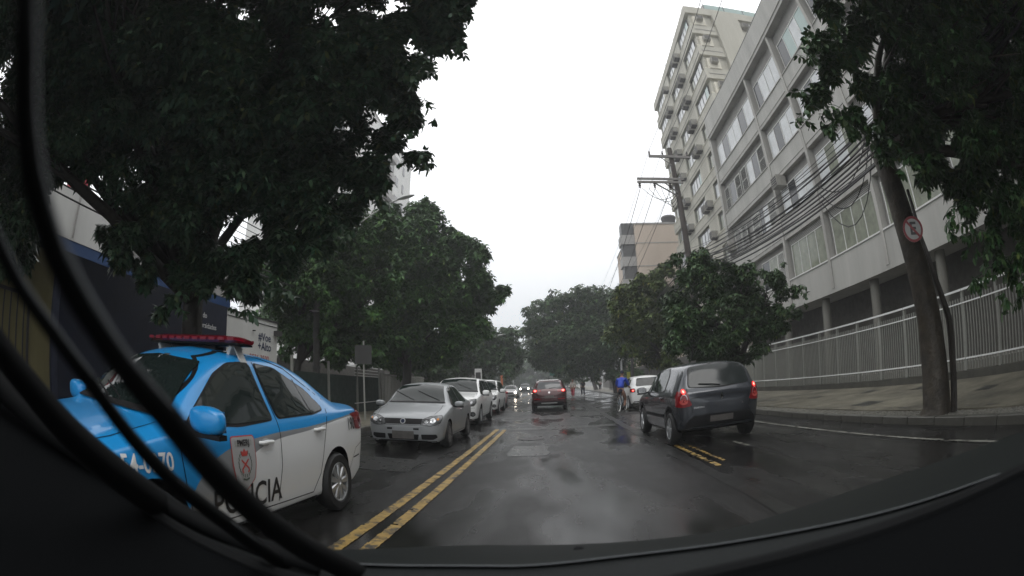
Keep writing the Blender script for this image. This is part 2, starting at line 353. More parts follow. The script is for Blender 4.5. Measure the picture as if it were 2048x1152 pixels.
class Car:
    def __init__(s, sp, name, label, cat, loc, rz, paint, group=None):
        s.sp = sp; s.root = thing(name, label, cat, loc, rz, group); s.paint = paint
        vs, fs = body_mesh(sp)
        s.bvh = BVHTree.FromPolygons([Vector(v) for v in vs], fs)
        me = bpy.data.meshes.new('body'); me.from_pydata(vs, [], fs); me.update()
        bm = bmesh.new(); bm.from_mesh(me); bmesh.ops.recalc_face_normals(bm, faces=bm.faces); bm.to_mesh(me); bm.free()
        ob = link('body', me)
        cut = MB()
        for y in sp['axles']:
            for sx in (-1, 1):
                cut.lathe([(sp['arch'], .52), (sp['arch'], 1.3)] if sx > 0 else [(sp['arch'], -1.3), (sp['arch'], -.52)], 32, Matrix.Translation((0, y, sp['r']+.02)) @ Matrix.Rotation(pi/2, 4, 'Y'))
        co = cut.build('cut', None)
        bm = bmesh.new(); bm.from_mesh(co.data); bmesh.ops.recalc_face_normals(bm, faces=bm.faces); bm.to_mesh(co.data); bm.free()
        md = ob.modifiers.new('b', 'BOOLEAN'); md.operation = 'DIFFERENCE'; md.object = co; md.solver = 'EXACT'
        dg = bpy.context.evaluated_depsgraph_get(); dg.update()
        me2 = bpy.data.meshes.new_from_object(ob.evaluated_get(dg)); ob.modifiers.clear(); ob.data = me2; bpy.data.objects.remove(co)
        me2.materials.clear(); me2.materials.append(paint); me2.materials.append(MT['rimdark'])
        for p in me2.polygons:
            c = p.center; p.use_smooth = True; p.material_index = 0
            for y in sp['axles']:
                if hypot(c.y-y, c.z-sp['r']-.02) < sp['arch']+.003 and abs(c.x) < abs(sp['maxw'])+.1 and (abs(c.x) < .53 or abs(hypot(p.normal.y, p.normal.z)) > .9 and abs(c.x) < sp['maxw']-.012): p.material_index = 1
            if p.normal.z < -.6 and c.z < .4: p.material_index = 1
        me2.set_sharp_from_angle(angle=radians(38))
        ob.parent = s.root; s.body = ob
        s.wheels()
    def hit(s, p, d):
        loc, n, i, dist = s.bvh.ray_cast(p, d, 20)
        if loc is None:
            k = 5-s.sp['L']/2+.15 if abs(d.y) > .5 else 3-s.sp['maxw']+.06 if abs(d.x) > .5 else 2.5
            loc, n, i, dist = s.bvh.find_nearest(p+d*k)
        if n.dot(d) > 0: n = -n
        return loc, n
    def pos(s, u, v, D):
        if D == 'L': return Vector((-3, u, v)), Vector((1, 0, 0))
        if D == 'R': return Vector((3, u, v)), Vector((-1, 0, 0))
        if D == 'F': return Vector((u, 5, v)), Vector((0, -1, 0))
        if D == 'B': return Vector((u, -5, v)), Vector((0, 1, 0))
        if D == 'T': return Vector((u, v, 4)), Vector((0, 0, -1))
    def proj(s, u, v, D, off):
        p, d = s.pos(u, v, D); loc, n = s.hit(p, d); return loc+n*off
    def patch(s, name, outline, D, m, off=.005, step=.07, parent=None, mirror=False, lab=None):
        if isinstance(m, str): m = MT[m]
        pts = [Vector(p) for p in outline]; ol = []
        for i, p in enumerate(pts):
            q = pts[(i+1) % len(pts)]; k = max(1, int((q-p).length/step+.5))
            ol += [p.lerp(q, t/k) for t in range(k)]
        n = len(ol); ed = [(i, (i+1) % n) for i in range(n)]
        xs = [p.x for p in ol]; ys = [p.y for p in ol]
        inner = []
        x = min(xs)+step/2
        while x < max(xs):
            y = min(ys)+step/2
            while y < max(ys):
                c = Vector((x, y)); ins = False
                for i in range(n):
                    a = ol[i]; b = ol[(i+1) % n]
                    if (a.y > y) != (b.y > y) and x < (b.x-a.x)*(y-a.y)/(b.y-a.y)+a.x: ins = not ins
                if ins and min((c-p).length for p in ol) > step*.35: inner.append(c)
                y += step
            x += step
        r = delaunay_2d_cdt(ol+inner, ed, [], 1, 1e-5)
        vs, fs = r[0], r[2]
        out = []
        for sx in ((1, -1) if mirror else (1,)):
            mb = MB()
            if D in 'LR':
                DD = D if sx > 0 else ('R' if D == 'L' else 'L'); V3 = [s.proj(v.x, v.y, DD, off) for v in vs]
            else: V3 = [s.proj(v.x*sx, v.y, D, off) for v in vs]
            mb.add(V3, fs); o = mb.build(name, m, parent or s.root, smooth=True, ang=60)
            if lab: o['label'] = lab
            out.append(o)
        return out[0] if len(out) == 1 else out
    def line(s, name, pts, D, w=.007, m='seam', off=.002, mirror=False, closed=False, parent=None):
        out = []
        for sx in ((1, -1) if mirror else (1,)):
            P = [Vector(p) for p in pts]
            if closed: P.append(P[0])
            Q = []
            for i in range(len(P)-1):
                k = max(1, int((P[i+1]-P[i]).length/.05)); Q += [P[i].lerp(P[i+1], t/k) for t in range(k)]
            Q.append(P[-1]); mb = MB(); vs = []
            DD = D
            if sx < 0 and D in 'LR': DD = 'R' if D == 'L' else 'L'
            mu = sx if D not in 'LR' else 1
            for i, q in enumerate(Q):
                d = (Q[min(i+1, len(Q)-1)]-Q[max(i-1, 0)]).normalized(); nrm = Vector((-d.y, d.x))*w/2
                for t in (nrm, -nrm): vs.append(s.proj((q.x+t.x)*mu, q.y+t.y, DD, off))
            mb.add(vs, [(2*i, 2*i+1, 2*i+3, 2*i+2) for i in range(len(Q)-1)])
            out.append(mb.build(name, MT[m], parent or s.root))
        return out
    def text(s, body, size, u, v, D, m, flip=1, rot=0, bold=.02, off=.006, name='lettering', sx=1.0, parent=None):
        vs, fs = text_mesh(body, size, bold); c, q = cos(rot), sin(rot)
        V3 = [s.proj(u+(x*sx*c-y*q)*flip, v+(x*sx*q+y*c), D, off) for x, y in vs]
        return MB().add(V3, fs).build(name, MT[m], parent or s.root)
    def wheels(s):
        sp = s.sp; r = sp['r']; ri = sp.get('ri', r*.66); ns = sp.get('spokes', 8); wd = .19
        for ax, y in enumerate(sp['axles']):
            for sx in (-1, 1):
                cx = sx*(sp['track']); mt = Matrix.Translation((cx, y, r)) @ Matrix.Rotation(sx*pi/2, 4, 'Y')   # local z = outward
                t = MB().lathe([(ri-.01, -wd/2), (r-.03, -wd/2), (r-.005, -wd/2+.03), (r, 0), (r-.005, wd/2-.03), (r-.03, wd/2), (ri+.01, wd/2), (ri-.004, wd/2-.012), (ri-.02, wd/2-.05)], 36, mt).build('wheel', MT['tyre'], s.root, smooth=True)
                rm = MB().lathe([(ri, wd/2-.05), (ri+.004, wd/2-.012), (ri-.008, wd/2-.004), (ri-.022, wd/2-.014), (ri-.026, wd/2-.06)], 32, mt)
                rm.lathe([(.001, wd/2-.012), (.045, wd/2-.014), (.052, wd/2-.035), (.052, -.02)][::-1], 16, mt)
                rot0 = random.random()*3
                for k in range(ns):
                    a = 2*pi*k/ns+rot0
                    R_ = mt @ Matrix.Rotation(a, 4, 'Z')
                    w0, w1 = (.024, .036) if not sp.get('fat') else (.03, .055)
                    vs = [R_ @ Vector(p) for p in ((.03, -w0, wd/2-.02), (.03, w0, wd/2-.02), (ri-.015, w1, wd/2-.024), (ri-.015, -w1, wd/2-.024), (.03, -w0*.6, wd/2-.006), (.03, w0*.6, wd/2-.006), (ri-.02, w1*.7, wd/2-.010), (ri-.02, -w1*.7, wd/2-.010))]
                    rm.add(vs, [(3, 2, 1, 0), (4, 5, 6, 7), (0, 1, 5, 4), (1, 2, 6, 5), (2, 3, 7, 6), (3, 0, 4, 7)])
                rm.build('rim', MT['rimgrey' if sp.get('dark') else 'rim'], t, smooth=False)
                MB().lathe([(.001, wd/2-.055), (ri-.02, wd/2-.056), (ri-.02, wd/2-.09), (.001, wd/2-.09)], 24, mt).build('brake_disc', MT['rimdark'], t)
    def mirror(s, y, z, m, w=.2, h=.14, base='black'):
        for sx in (-1, 1):
            loc, n = s.hit(Vector((sx*3, y, z)), Vector((-sx, 0, 0)))
            c = loc+Vector((sx*(w*.5+.05), .02, .03)); vs = []; N1, N2 = 10, 14
            for i in range(N1+1):
                t = i/N1; th = pi*t
                for k in range(N2):
                    a = 2*pi*k/N2
                    ex = lambda q: math.copysign(abs(q)**.6, q)
                    x = -cos(th)*w/2; rr = sin(th)**.55 if 0 < t < 1 else .0
                    vs.append(c+Vector((sx*x, ex(cos(a))*.075*rr*(1 if cos(a) > 0 else .55), ex(sin(a))*h/2*rr)))
            fs = [(i*N2+k, i*N2+(k+1) % N2, (i+1)*N2+(k+1) % N2, (i+1)*N2+k) for i in range(N1) for k in range(N2)]
            hsg = MB().add(vs, fs).build('side_mirror', m, s.root, smooth=True, ang=80)
            MB().box(-w*.38, w*.38, -.052, -.046, -h*.36, h*.36, Matrix.Translation(c)).build('mirror_glass', MT['chrome'], hsg)
            MB().box(-w*.45, w*.40, -.03, .05, -h*.60, -h*.42, Matrix.Translation(c)).bar(loc+Vector((-sx*.02, 0, -.01)), c+Vector((-sx*.03, 0, -h*.45)), .09, .035).build('mirror_foot', MT[base], hsg)
    def handle(s, y, z, m):
        for sx in (-1, 1):
            loc, n = s.hit(Vector((sx*3, y, z)), Vector((-sx, 0, 0)))
            MB().tube([loc+Vector((0, -.09, 0)), loc+Vector((sx*.028, -.07, 0)), loc+Vector((sx*.034, 0, .004)), loc+Vector((sx*.028, .07, 0)), loc+Vector((0, .09, 0))], [.012, .015, .016, .015, .012], 8).build('door_handle', m, s.root, smooth=True)
            o = [(y+.06*cos(a), z-.002+.032*sin(a)) for a in np.linspace(0, 2*pi, 12)[:-1]]
            s.patch('handle_recess', o, 'L' if sx < 0 else 'R', MT['seam'] if m is MT['black'] else s.recess_m(), .0022)
    def recess_m(s): return MT['seam'] if s.paint is MT['paint_grey'] else MT['crest_grey']
    def disc(s, name, u, v, r, D, m, off=.01, n=18, rv=None, parent=None):
        rv = rv or r
        return s.patch(name, [(u+r*cos(a), v+rv*sin(a)) for a in np.linspace(0, 2*pi, n+1)[:-1]], D, m, off, step=.03 if r < .08 else .06, parent=parent)

def scale_poly(p, k):
    cx = sum(a[0] for a in p)/len(p); cy = sum(a[1] for a in p)/len(p)
    out = []
    for x, y in p:
        d = hypot(x-cx, y-cy) or 1; out.append((x+(x-cx)/d*k, y+(y-cy)/d*k))
    return out
def rnd(p, r=.04, n=4):
    out = []
    for i in range(len(p)):
        a = Vector(p[i-1]); b = Vector(p[i]); c = Vector(p[(i+1) % len(p)])
        ra = min(r, (a-b).length*.45); rc = min(r, (c-b).length*.45)
        A = b+(a-b).normalized()*ra; C = b+(c-b).normalized()*rc
        for k in range(n+1):
            t = k/n; out.append(tuple(A*(1-t)**2+b*2*t*(1-t)+C*t*t))
    return out
def sidewin(c, polys, glass='glass', rubber=.022):
    for p in polys:
        q = rnd(p, .045)
        c.patch('window_seal', scale_poly(q, rubber), 'L', 'black', .003, mirror=True)
        c.patch('side_window', q, 'L', glass, .008, .05, mirror=True)

# ---- livery: white car, sky-blue upper part and nose, grey sweep under it
def livery():
    m = mat('police_livery', (.80, .81, .81), .3, coat=.5); n = m.node_tree.nodes; l = m.node_tree.links; b = n['Principled BSDF']
    t = n.new('ShaderNodeTexCoord'); sp_ = n.new('ShaderNodeSeparateXYZ'); l.new(t.outputs['Object'], sp_.inputs[0])
    def curve(pts):
        f = n.new('ShaderNodeFloatCurve'); l.new(nm.outputs[0], f.inputs['Value']); c = f.mapping.curves[0]
        c.points[0].location = pts[0]; c.points[1].location = pts[-1]
        for p in pts[1:-1]: c.points.new(*p)
        f.mapping.update(); return f.outputs[0]
    nm = n.new('ShaderNodeMapRange'); nm.inputs[1].default_value = -2.5; nm.inputs[2].default_value = 2.5; l.new(sp_.outputs[1], nm.inputs[0])
    Y = lambda y: (y+2.5)/5
    blue = curve([(0, .98/1.6), (Y(-2.1), .99/1.6), (Y(-1.5), .955/1.6), (Y(-.8), .90/1.6), (Y(0), .86/1.6), (Y(.45), .80/1.6), (Y(.78), .66/1.6), (Y(.98), .42/1.6), (Y(1.12), .0), (1, 0)])
    grey = curve([(0, .98/1.6), (Y(-1.5), .94/1.6), (Y(-.8), .87/1.6), (Y(0), .79/1.6), (Y(.35), .64/1.6), (Y(.62), .44/1.6), (Y(.80), .2/1.6), (Y(.88), .0), (1, 0)])
    def gt(a, k=1.6):
        q = n.new('ShaderNodeMath'); q.operation = 'MULTIPLY'; q.inputs[1].default_value = k; l.new(a, q.inputs[0])
        g = n.new('ShaderNodeMath'); g.operation = 'GREATER_THAN'; l.new(sp_.outputs[2], g.inputs[0]); l.new(q.outputs[0], g.inputs[1]); return g.outputs[0]
    m1 = n.new('ShaderNodeMix'); m1.data_type = 'RGBA'; l.new(gt(grey), m1.inputs[0]); m1.inputs[6].default_value = (.80, .81, .81, 1); m1.inputs[7].default_value = (.26, .27, .28, 1)
    m2 = n.new('ShaderNodeMix'); m2.data_type = 'RGBA'; l.new(gt(blue), m2.inputs[0]); l.new(m1.outputs[2], m2.inputs[6]); m2.inputs[7].default_value = (.012, .26, .62, 1)
    l.new(m2.outputs[2], b.inputs['Base Color']); return m
MT['livery'] = livery(); MT['sky_blue'] = mat('sky_blue_paint', (.012, .26, .62), .3, coat=.5)

# ---- body families (s = 0 nose .. 1 tail)
sedan = dict(L=4.46, maxw=.85, r=.305, arch=.345, track=.745, axles=(1.30, -1.30), spokes=9,
    top=[(0, .60), (.02, .70), (.05, .79), (.12, .88), (.2, .945), (.265, .99), (.31, 1.12), (.39, 1.36), (.44, 1.45), (.52, 1.505), (.62, 1.505), (.72, 1.43), (.82, 1.24), (.875, 1.115), (.93, 1.09), (.985, 1.06), (1, 1.0)],
    belt=[(0, .56), (.03, .66), (.1, .78), (.2, .86), (.265, .90), (.4, .925), (.6, .955), (.8, 1.0), (.9, 1.02), (.98, .98), (1, .92)],
    bot=[(0, .24), (.05, .2), (.1, .19), (.9, .2), (.95, .26), (1, .34)], wm=[(0, .80), (.1, .835), (.2, .845), (.5, .85), (.8, .845), (.92, .80), (1, .76)],
    wt=[(0, .62), (.1, .66), (.2, .67), (.265, .69), (.33, .66), (.44, .575), (.6, .565), (.72, .57), (.82, .61), (.9, .64), (1, .60)])
compact = dict(L=4.05, maxw=.82, r=.285, arch=.325, track=.715, axles=(1.27, -1.10), spokes=10, dark=1, nose=(.085, 2.8),
    top=[(0, .56), (.02, .66), (.05, .74), (.12, .83), (.2, .90), (.27, .955), (.31, 1.06), (.40, 1.32), (.45, 1.39), (.53, 1.43), (.64, 1.42), (.74, 1.34), (.86, 1.08), (.93, 1.02), (1, .96)],
    belt=[(0, .52), (.03, .62), (.1, .72), (.2, .81), (.27, .86), (.4, .885), (.6, .91), (.8, .95), (.98, .92), (1, .88)],
    bot=[(0, .20), (.05, .17), (.1, .18), (.9, .2), (1, .32)], wm=[(0, .78), (.1, .805), (.2, .815), (.5, .82), (.85, .81), (1, .74)],
    wt=[(0, .60), (.1, .64), (.2, .66), (.27, .68), (.33, .65), (.45, .555), (.62, .55), (.75, .56), (.86, .6), (1, .58)])
suv = dict(L=4.85, maxw=.92, r=.35, arch=.395, track=.81, axles=(1.46, -1.43), spokes=5, fat=1, nose=(.07, 3), zc=(.55, .75),
    top=[(0, .80), (.02, .93), (.05, 1.02), (.12, 1.08), (.2, 1.12), (.25, 1.16), (.30, 1.32), (.36, 1.54), (.41, 1.65), (.5, 1.70), (.8, 1.69), (.92, 1.62), (.95, 1.5), (.98, 1.2), (1, 1.05)],
    belt=[(0, .72), (.03, .84), (.1, .96), (.2, 1.02), (.25, 1.05), (.5, 1.08), (.8, 1.10), (.97, 1.08), (1, 1.0)],
    bot=[(0, .26), (.05, .22), (.9, .26), (1, .36)], wm=[(0, .86), (.1, .90), (.2, .915), (.85, .915), (1, .86)], inset=.03,
    wt=[(0, .70), (.1, .76), (.2, .79), (.25, .81), (.34, .76), (.42, .69), (.8, .68), (.93, .66), (1, .72)])
hatch = dict(L=4.02, maxw=.875, r=.31, arch=.355, track=.775, axles=(1.22, -1.37), spokes=6, tail=(.055, 3.4), zc=(.5, .72), vround=(.035, .02), zm=.6,
    top=[(0, .68), (.02, .80), (.06, .90), (.15, 1.0), (.25, 1.04), (.29, 1.12), (.36, 1.34), (.42, 1.47), (.5, 1.525), (.6, 1.54), (.8, 1.53), (.89, 1.50), (.915, 1.46), (.955, 1.2), (.975, 1.04), (.99, .98), (1, .90)],
    belt=[(0, .62), (.03, .72), (.1, .84), (.2, .92), (.25, .94), (.5, .965), (.8, .99), (.95, .985), (.985, .95), (1, .85)],
    bot=[(0, .26), (.05, .22), (.9, .24), (1, .32)], wm=[(0, .82), (.1, .86), (.2, .87), (.85, .875), (.95, .85), (1, .82)],
    wt=[(0, .66), (.1, .70), (.2, .72), (.25, .73), (.34, .70), (.45, .635), (.8, .63), (.9, .615), (.95, .68), (1, .70)])
def vary(base, **k): d = dict(base); d.update(k); return d

# =================== police saloon
pc = Car(sedan, 'police_car', 'sky-blue and white police saloon with a red light bar, nose towards us at the left', 'police car', (-3.05, 3.22, 0), pi-.02, MT['livery'])
pc.root.scale = (1.05, 1.05, 1.06)
fw = [(.84, .965), (.62, 1.115), (.38, 1.265), (.17, 1.36), (.0, 1.385), (-.12, 1.39), (-.17, .975), (.3, .955)]
rw = [(-.27, .98), (-.22, 1.395), (-.52, 1.37), (-.95, 1.20), (-1.10, 1.07), (-1.08, 1.03), (-.9, 1.01)]
sidewin(pc, [fw, rw], 'glass')
pc.line('window_divider', [(-.78, 1.295), (-.86, 1.0)], 'L', .02, 'black', .008, mirror=True)
pc.line('door_gap', [(-.20, 1.455), (-.235, .95), (-.22, .6), (-.16, .32)], 'L', mirror=True, w=.009)
pc.line('door_gap', [(1.0, .86), (.98, .6), (.93, .36), (.85, .30), (-.78, .29), (-.93, .45), (-1.0, .7), (-1.08, .9), (-1.2, 1.06)], 'L', mirror=True, w=.009)
pc.line('roof_seam', [(.98, .99), (.62, 1.22), (.34, 1.40), (.05, 1.465), (-.3, 1.465), (-.7, 1.385), (-1.1, 1.2), (-1.3, 1.09)], 'L', mirror=True, w=.01)
pc.line('bonnet_gap', [(.66, 1.06), (.68, 1.5), (.62, 1.95), (.45, 2.1)], 'T', mirror=True, w=.009)
pc.patch('windscreen', rnd([(-.64, .995), (-.50, 1.36), (0, 1.395), (.50, 1.36), (.64, .995), (0, 1.005)], .03), 'F', 'glass', .011, .045)
pc.patch('windscreen_band', [(-.655, .985), (-.645, 1.015), (0, 1.03), (.645, 1.015), (.655, .985), (0, .992)], 'F', 'black', .013, .045)
pc.patch('rear_window', rnd([(-.56, 1.12), (-.5, 1.42), (.5, 1.42), (.56, 1.12)], .05), 'B', 'glass', .005, .09)
pc.patch('windscreen_sticker', [(-.13, 1.375), (-.06, 1.375), (-.06, 1.40), (-.13, 1.40)], 'F', 'plate', .010, .05)
pc.patch('grille', rnd([(-.32, .52), (-.38, .68), (.38, .68), (.32, .52)], .03), 'F', 'black', .006)
pc.patch('lower_intake', rnd([(-.5, .27), (-.45, .40), (.45, .40), (.5, .27)], .03), 'F', 'black', .006)
pc.patch('headlight', rnd([(.42, .64), (.50, .74), (.74, .80), (.80, .77), (.76, .66), (.6, .62)], .03), 'F', 'lens', .006, .04, mirror=True)
pc.patch('tail_light', rnd([(-2.17, .78), (-2.15, 1.0), (-1.98, 1.04), (-1.9, .99), (-2.02, .86)], .02), 'L', 'red_lens', .006, .03, mirror=True)
pc.patch('tail_light', rnd([(.5, .78), (.55, 1.0), (.80, .98), (.80, .8)], .02), 'B', 'red_lens', .006, .03, mirror=True)
pc.patch('fuel_flap', rnd([(-1.72, .7), (-1.72, .88), (-1.55, .88), (-1.55, .7)], .03), 'R', 'seam', .0012)
pc.line('bumper_gap', [(-1.66, .38), (-1.85, .60), (-2.1, .66), (-2.2, .66)], 'L', mirror=True, w=.006)
pc.line('bumper_reflector', [(-1.78, .50), (-1.98, .51)], 'L', mirror=True, w=.012, off=.004)
pc.line('sill_trim', [(.88, .235), (-.86, .24)], 'L', mirror=True, w=.018, m='chrome', off=.006)
pc.handle(.0, .815, MT['paint_white']); pc.handle(-.93+.02, .865, MT['paint_white'])
pc.mirror(.80, .975, MT['sky_blue'], .30, .175)
pc.text('POLÍCIA', .27, .26, .42, 'L', 'text_black', flip=-1, bold=.012, sx=.92)
pc.text('54-0370', .15, 1.31, .75, 'L', 'text_white', flip=-1, bold=.02, sx=.92)
pc.text('190', .18, -1.70, .865, 'L', 'text_black', flip=-1, bold=.02, sx=.85)
# crest on the front door
cx_, cz_ = .31, .69
sh = [(-.135, .17), (.135, .17), (.14, 0), (.115, -.12), (0, -.20), (-.115, -.12), (-.14, 0)]
shield = rnd([(cx_+a*1.1, cz_+b*1.1) for a, b in sh], .03)
cr_ = pc.patch('door_crest', shield, 'L', 'crest_red', .005, .05)
pc.patch('crest_field', scale_poly(shield, -.010), 'L', 'crest_grey', .0065, .05, parent=cr_)
pc.patch('crest_band', [(cx_-.105, cz_+.115), (cx_+.105, cz_+.115), (cx_+.108, cz_+.155), (cx_-.108, cz_+.155)], 'L', 'sign_white', .008, .05, parent=cr_)
pc.text('PMERJ', .058, cx_, cz_+.136, 'L', 'text_black', flip=-1, bold=.03, off=.010, parent=cr_)
pc.patch('crest_crown', [(cx_-.035, cz_+.045), (cx_+.035, cz_+.045), (cx_+.045, cz_+.085), (cx_+.02, cz_+.075), (cx_, cz_+.10), (cx_-.02, cz_+.075), (cx_-.045, cz_+.085)], 'L', 'crest_red', .009, .03, parent=cr_)
for sx in (-1, 1):
    pc.line('crest_pistol', [(cx_-sx*.045, cz_-.05), (cx_+sx*.045, cz_+.02)], 'L', .014, 'crest_red', .009, parent=cr_)
    pc.line('crest_pistol', [(cx_-sx*.045, cz_-.05), (cx_-sx*.03, cz_-.075)], 'L', .014, 'crest_red', .009, parent=cr_)
    for k in range(9):
        a = radians(-80+k*17); x = sx*.078*cos(a); z = -.02+.09*sin(a)
        pc.line('crest_leaf', [(cx_+x, cz_+z), (cx_+x*1.12-sx*.004, cz_+z+.024)], 'L', .009, 'crest_dark', .009, parent=cr_)
pc.line('crest_ribbon', [(cx_-.04, cz_-.118), (cx_, cz_-.128), (cx_+.04, cz_-.118)], 'L', .014, 'crest_dark', .009, parent=cr_)
# light bar on roof
lb = MB().box(-.60, .60, .11, .33, 1.558, 1.574).build('light_bar', MT['black'], pc.root); lb.location = (0, -.30, -.035); 
vs = []; NX = 25
for i in range(NX):
    x = -.64+1.28*i/(NX-1); k = min(1, (1-(abs(x)/.66)**6))
    for (yy, zz) in ((-.13, .0), (-.15, .025), (-.11, .055), (0, .066), (.11, .055), (.15, .025), (.13, .0)): vs.append((x, .22+yy*(.35+.65*k), 1.573+zz*(.4+.6*k)))
fs = [(i*7+j, i*7+(j+1) % 7, (i+1)*7+(j+1) % 7, (i+1)*7+j) for i in range(NX-1) for j in range(7)]+[tuple(range(7))[::-1], tuple(range((NX-1)*7, NX*7))]
MB().add(vs, fs).build('dome', MT['red_plastic'], lb, smooth=True)
for i in range(11):
    x = -.55+i*.11
    for yy, d in ((.0735, 0), (.3665, 0)): MB().box(x-.035, x+.035, yy-.005+d, yy+.005+d, 1.588, 1.612).build('lamp_module', MT['red_led'], lb)
for sx in (-1, 1):
    MB().bar((sx*.50, .22, 1.55), (sx*.46, .22, 1.47), .16, .03).bar((sx*.50, .22, 1.56), (sx*.585, .22, 1.43), .09, .012).build('mount', MT['lampgrey'], lb)
MB().box(-.3, .3, .16, .28, 1.50, 1.55).build('speaker', MT['black'], lb)
MB().tube([(-.1, -.3, 1.49), (-.1, -.36, 1.56)], .006, 6).build('antenna', MT['black'], pc.root)
for sx in (-1, 1): MB().tube([(sx*.1, 1.02, 1.01), (sx*.1+.02, .96, 1.05), (sx*.1+.42, .82, 1.14)], .008, 6).build('windscreen_wiper', MT['black'], pc.root)

# =================== silver compact facing us
def lamp_cluster(c, poly, D='F', bowls=(), amber=None):
    for sx in (1, -1):
        q = rnd([(x*sx, z) for x, z in poly], .025)
        h = c.patch('headlight', scale_poly(q, .012), D, 'black', .004, .04)
        c.patch('lens', q, D, 'lens', .007, .04, parent=h)
        for (x, z, r) in bowls:
            c.disc('bowl_rim', x*sx, z, r*1.18, D, 'rimdark', .010, parent=h); c.disc('bowl', x*sx, z, r, D, 'bulb', .013, parent=h); c.disc('bulb', x*sx, z, r*.35, D, 'pane_light', .018, parent=h)
        if amber: c.disc('indicator', amber[0]*sx, amber[1], amber[2], D, 'amber', .010, parent=h)
def wipers(c, y0, z0, sx0=(-.45, .1), ln=.55):
    for x in sx0:
        pts = []
        for k in range(6):
            t = k/5; pts.append(c.proj(x+t*ln*.94, z0+t*ln*.38, 'F', .016))
        MB().tube(pts, .009, 6).build('windscreen_wiper', MT['black'], c.root)

compact['bot'] = [(0, .17), (.05, .15), (.1, .17), (.9, .2), (1, .32)]
pl = Car(compact, 'parked_car', 'silver compact car with black grille and round badge, parked behind the police car', 'car', (-3.08, 11.95, 0), pi, MT['paint_silver'])
pl.root.scale = (1.055, 1.02, 1.02)
sidewin(pl, [[(.74, .90), (.36, 1.245), (.0, 1.335), (-.10, 1.33), (-.12, .91)], [(-.2, .92), (-.18, 1.33), (-.55, 1.29), (-.9, 1.08), (-.95, .96)]])
pl.patch('windscreen', rnd([(-.625, .965), (-.49, 1.335), (0, 1.375), (.49, 1.335), (.625, .965), (0, .975)], .04), 'F', 'glass', .011, .045)
pl.patch('windscreen_edge', [(-.64, .95), (-.625, .975), (0, .99), (.625, .975), (.64, .95), (0, .96)], 'F', 'black', .013, .045)
wipers(pl, 0, 1.0, (-.5, .05))
pl.line('bonnet_gap', [(.72, .58), (.60, .72)], 'F', mirror=True)
pl.line('bonnet_gap', [(.62, 1.0), (.65, 1.4), (.60, 1.75)], 'T', mirror=True)
pl.patch('grille', rnd([(-.37, .545), (-.40, .655), (.40, .655), (.37, .545)], .02), 'F', 'black', .005, .05)
for z in (.565, .59, .615, .64): pl.line('grille_slat', [(-.36, z), (.36, z)], 'F', .006, 'ac_dark', .010)
bd = pl.disc('badge', 0, .60, .055, 'F', 'lampgrey', .014); pl.disc('badge_face', 0, .60, .040, 'F', 'text_blue', .017, parent=bd)
for k in (-1, 0, 1): pl.line('badge_bar', [(k*.018+.006, .575), (k*.018-.006, .625)], 'F', .006, 'chrome', .020, parent=bd)
lamp_cluster(pl, [(.37, .53), (.385, .635), (.54, .70), (.735, .72), (.755, .65), (.72, .56), (.56, .515)], 'F', [(.60, .615, .055), (.48, .60, .042)], (.69, .645, .022))
pl.line('bumper_gap', [(-.76, .52), (-.4, .525), (.4, .525), (.76, .52)], 'F', w=.006)
pl.patch('plate_recess', [(-.33, .425), (-.33, .465), (-.22, .465), (-.22, .43)], 'F', 'black', .006, mirror=True)
pl.patch('lower_intake', rnd([(-.30, .215), (-.33, .335), (.33, .335), (.30, .215)], .02), 'F', 'black', .006)
pl.patch('fog_recess', rnd([(.38, .23), (.37, .335), (.66, .335), (.68, .27), (.60, .225)], .02), 'F', 'black', .006, mirror=True)
pl.line('bumper_lip', [(-.66, .19), (0, .183), (.66, .19)], 'F', .014, 'chrome', .008)
MB().box(-.225, .225, 2.012, 2.026, .235, .40).build('number_plate', MT['plate'], pl.root)
pl.line('door_gap', [(-.16, 1.38), (-.17, .85), (-.12, .3)], 'L', mirror=True); pl.line('door_gap', [(.85, .85), (.82, .5), (.78, .28), (-.72, .28), (-.85, .6), (-1.0, .9)], 'L', mirror=True)
pl.line('side_moulding', [(.8, .52), (-.75, .53)], 'L', .05, 'paint_silver', .012, mirror=True)
pl.handle(.0, .78, MT['paint_silver']); pl.mirror(.66, .90, MT['paint_silver'], .2, .13)
MB().tube([(0, .15, 1.43), (0, -.02, 1.66)], .005, 6).build('antenna', MT['black'], pl.root)
pl.patch('tail_light', rnd([(.45, .72), (.45, .92), (.74, .92), (.74, .72)], .02), 'B', 'red_lens', .006, .05, mirror=True)
pl.disc('sticker', -.27, 1.07, .035, 'F', 'sign_white', .010, rv=.06)

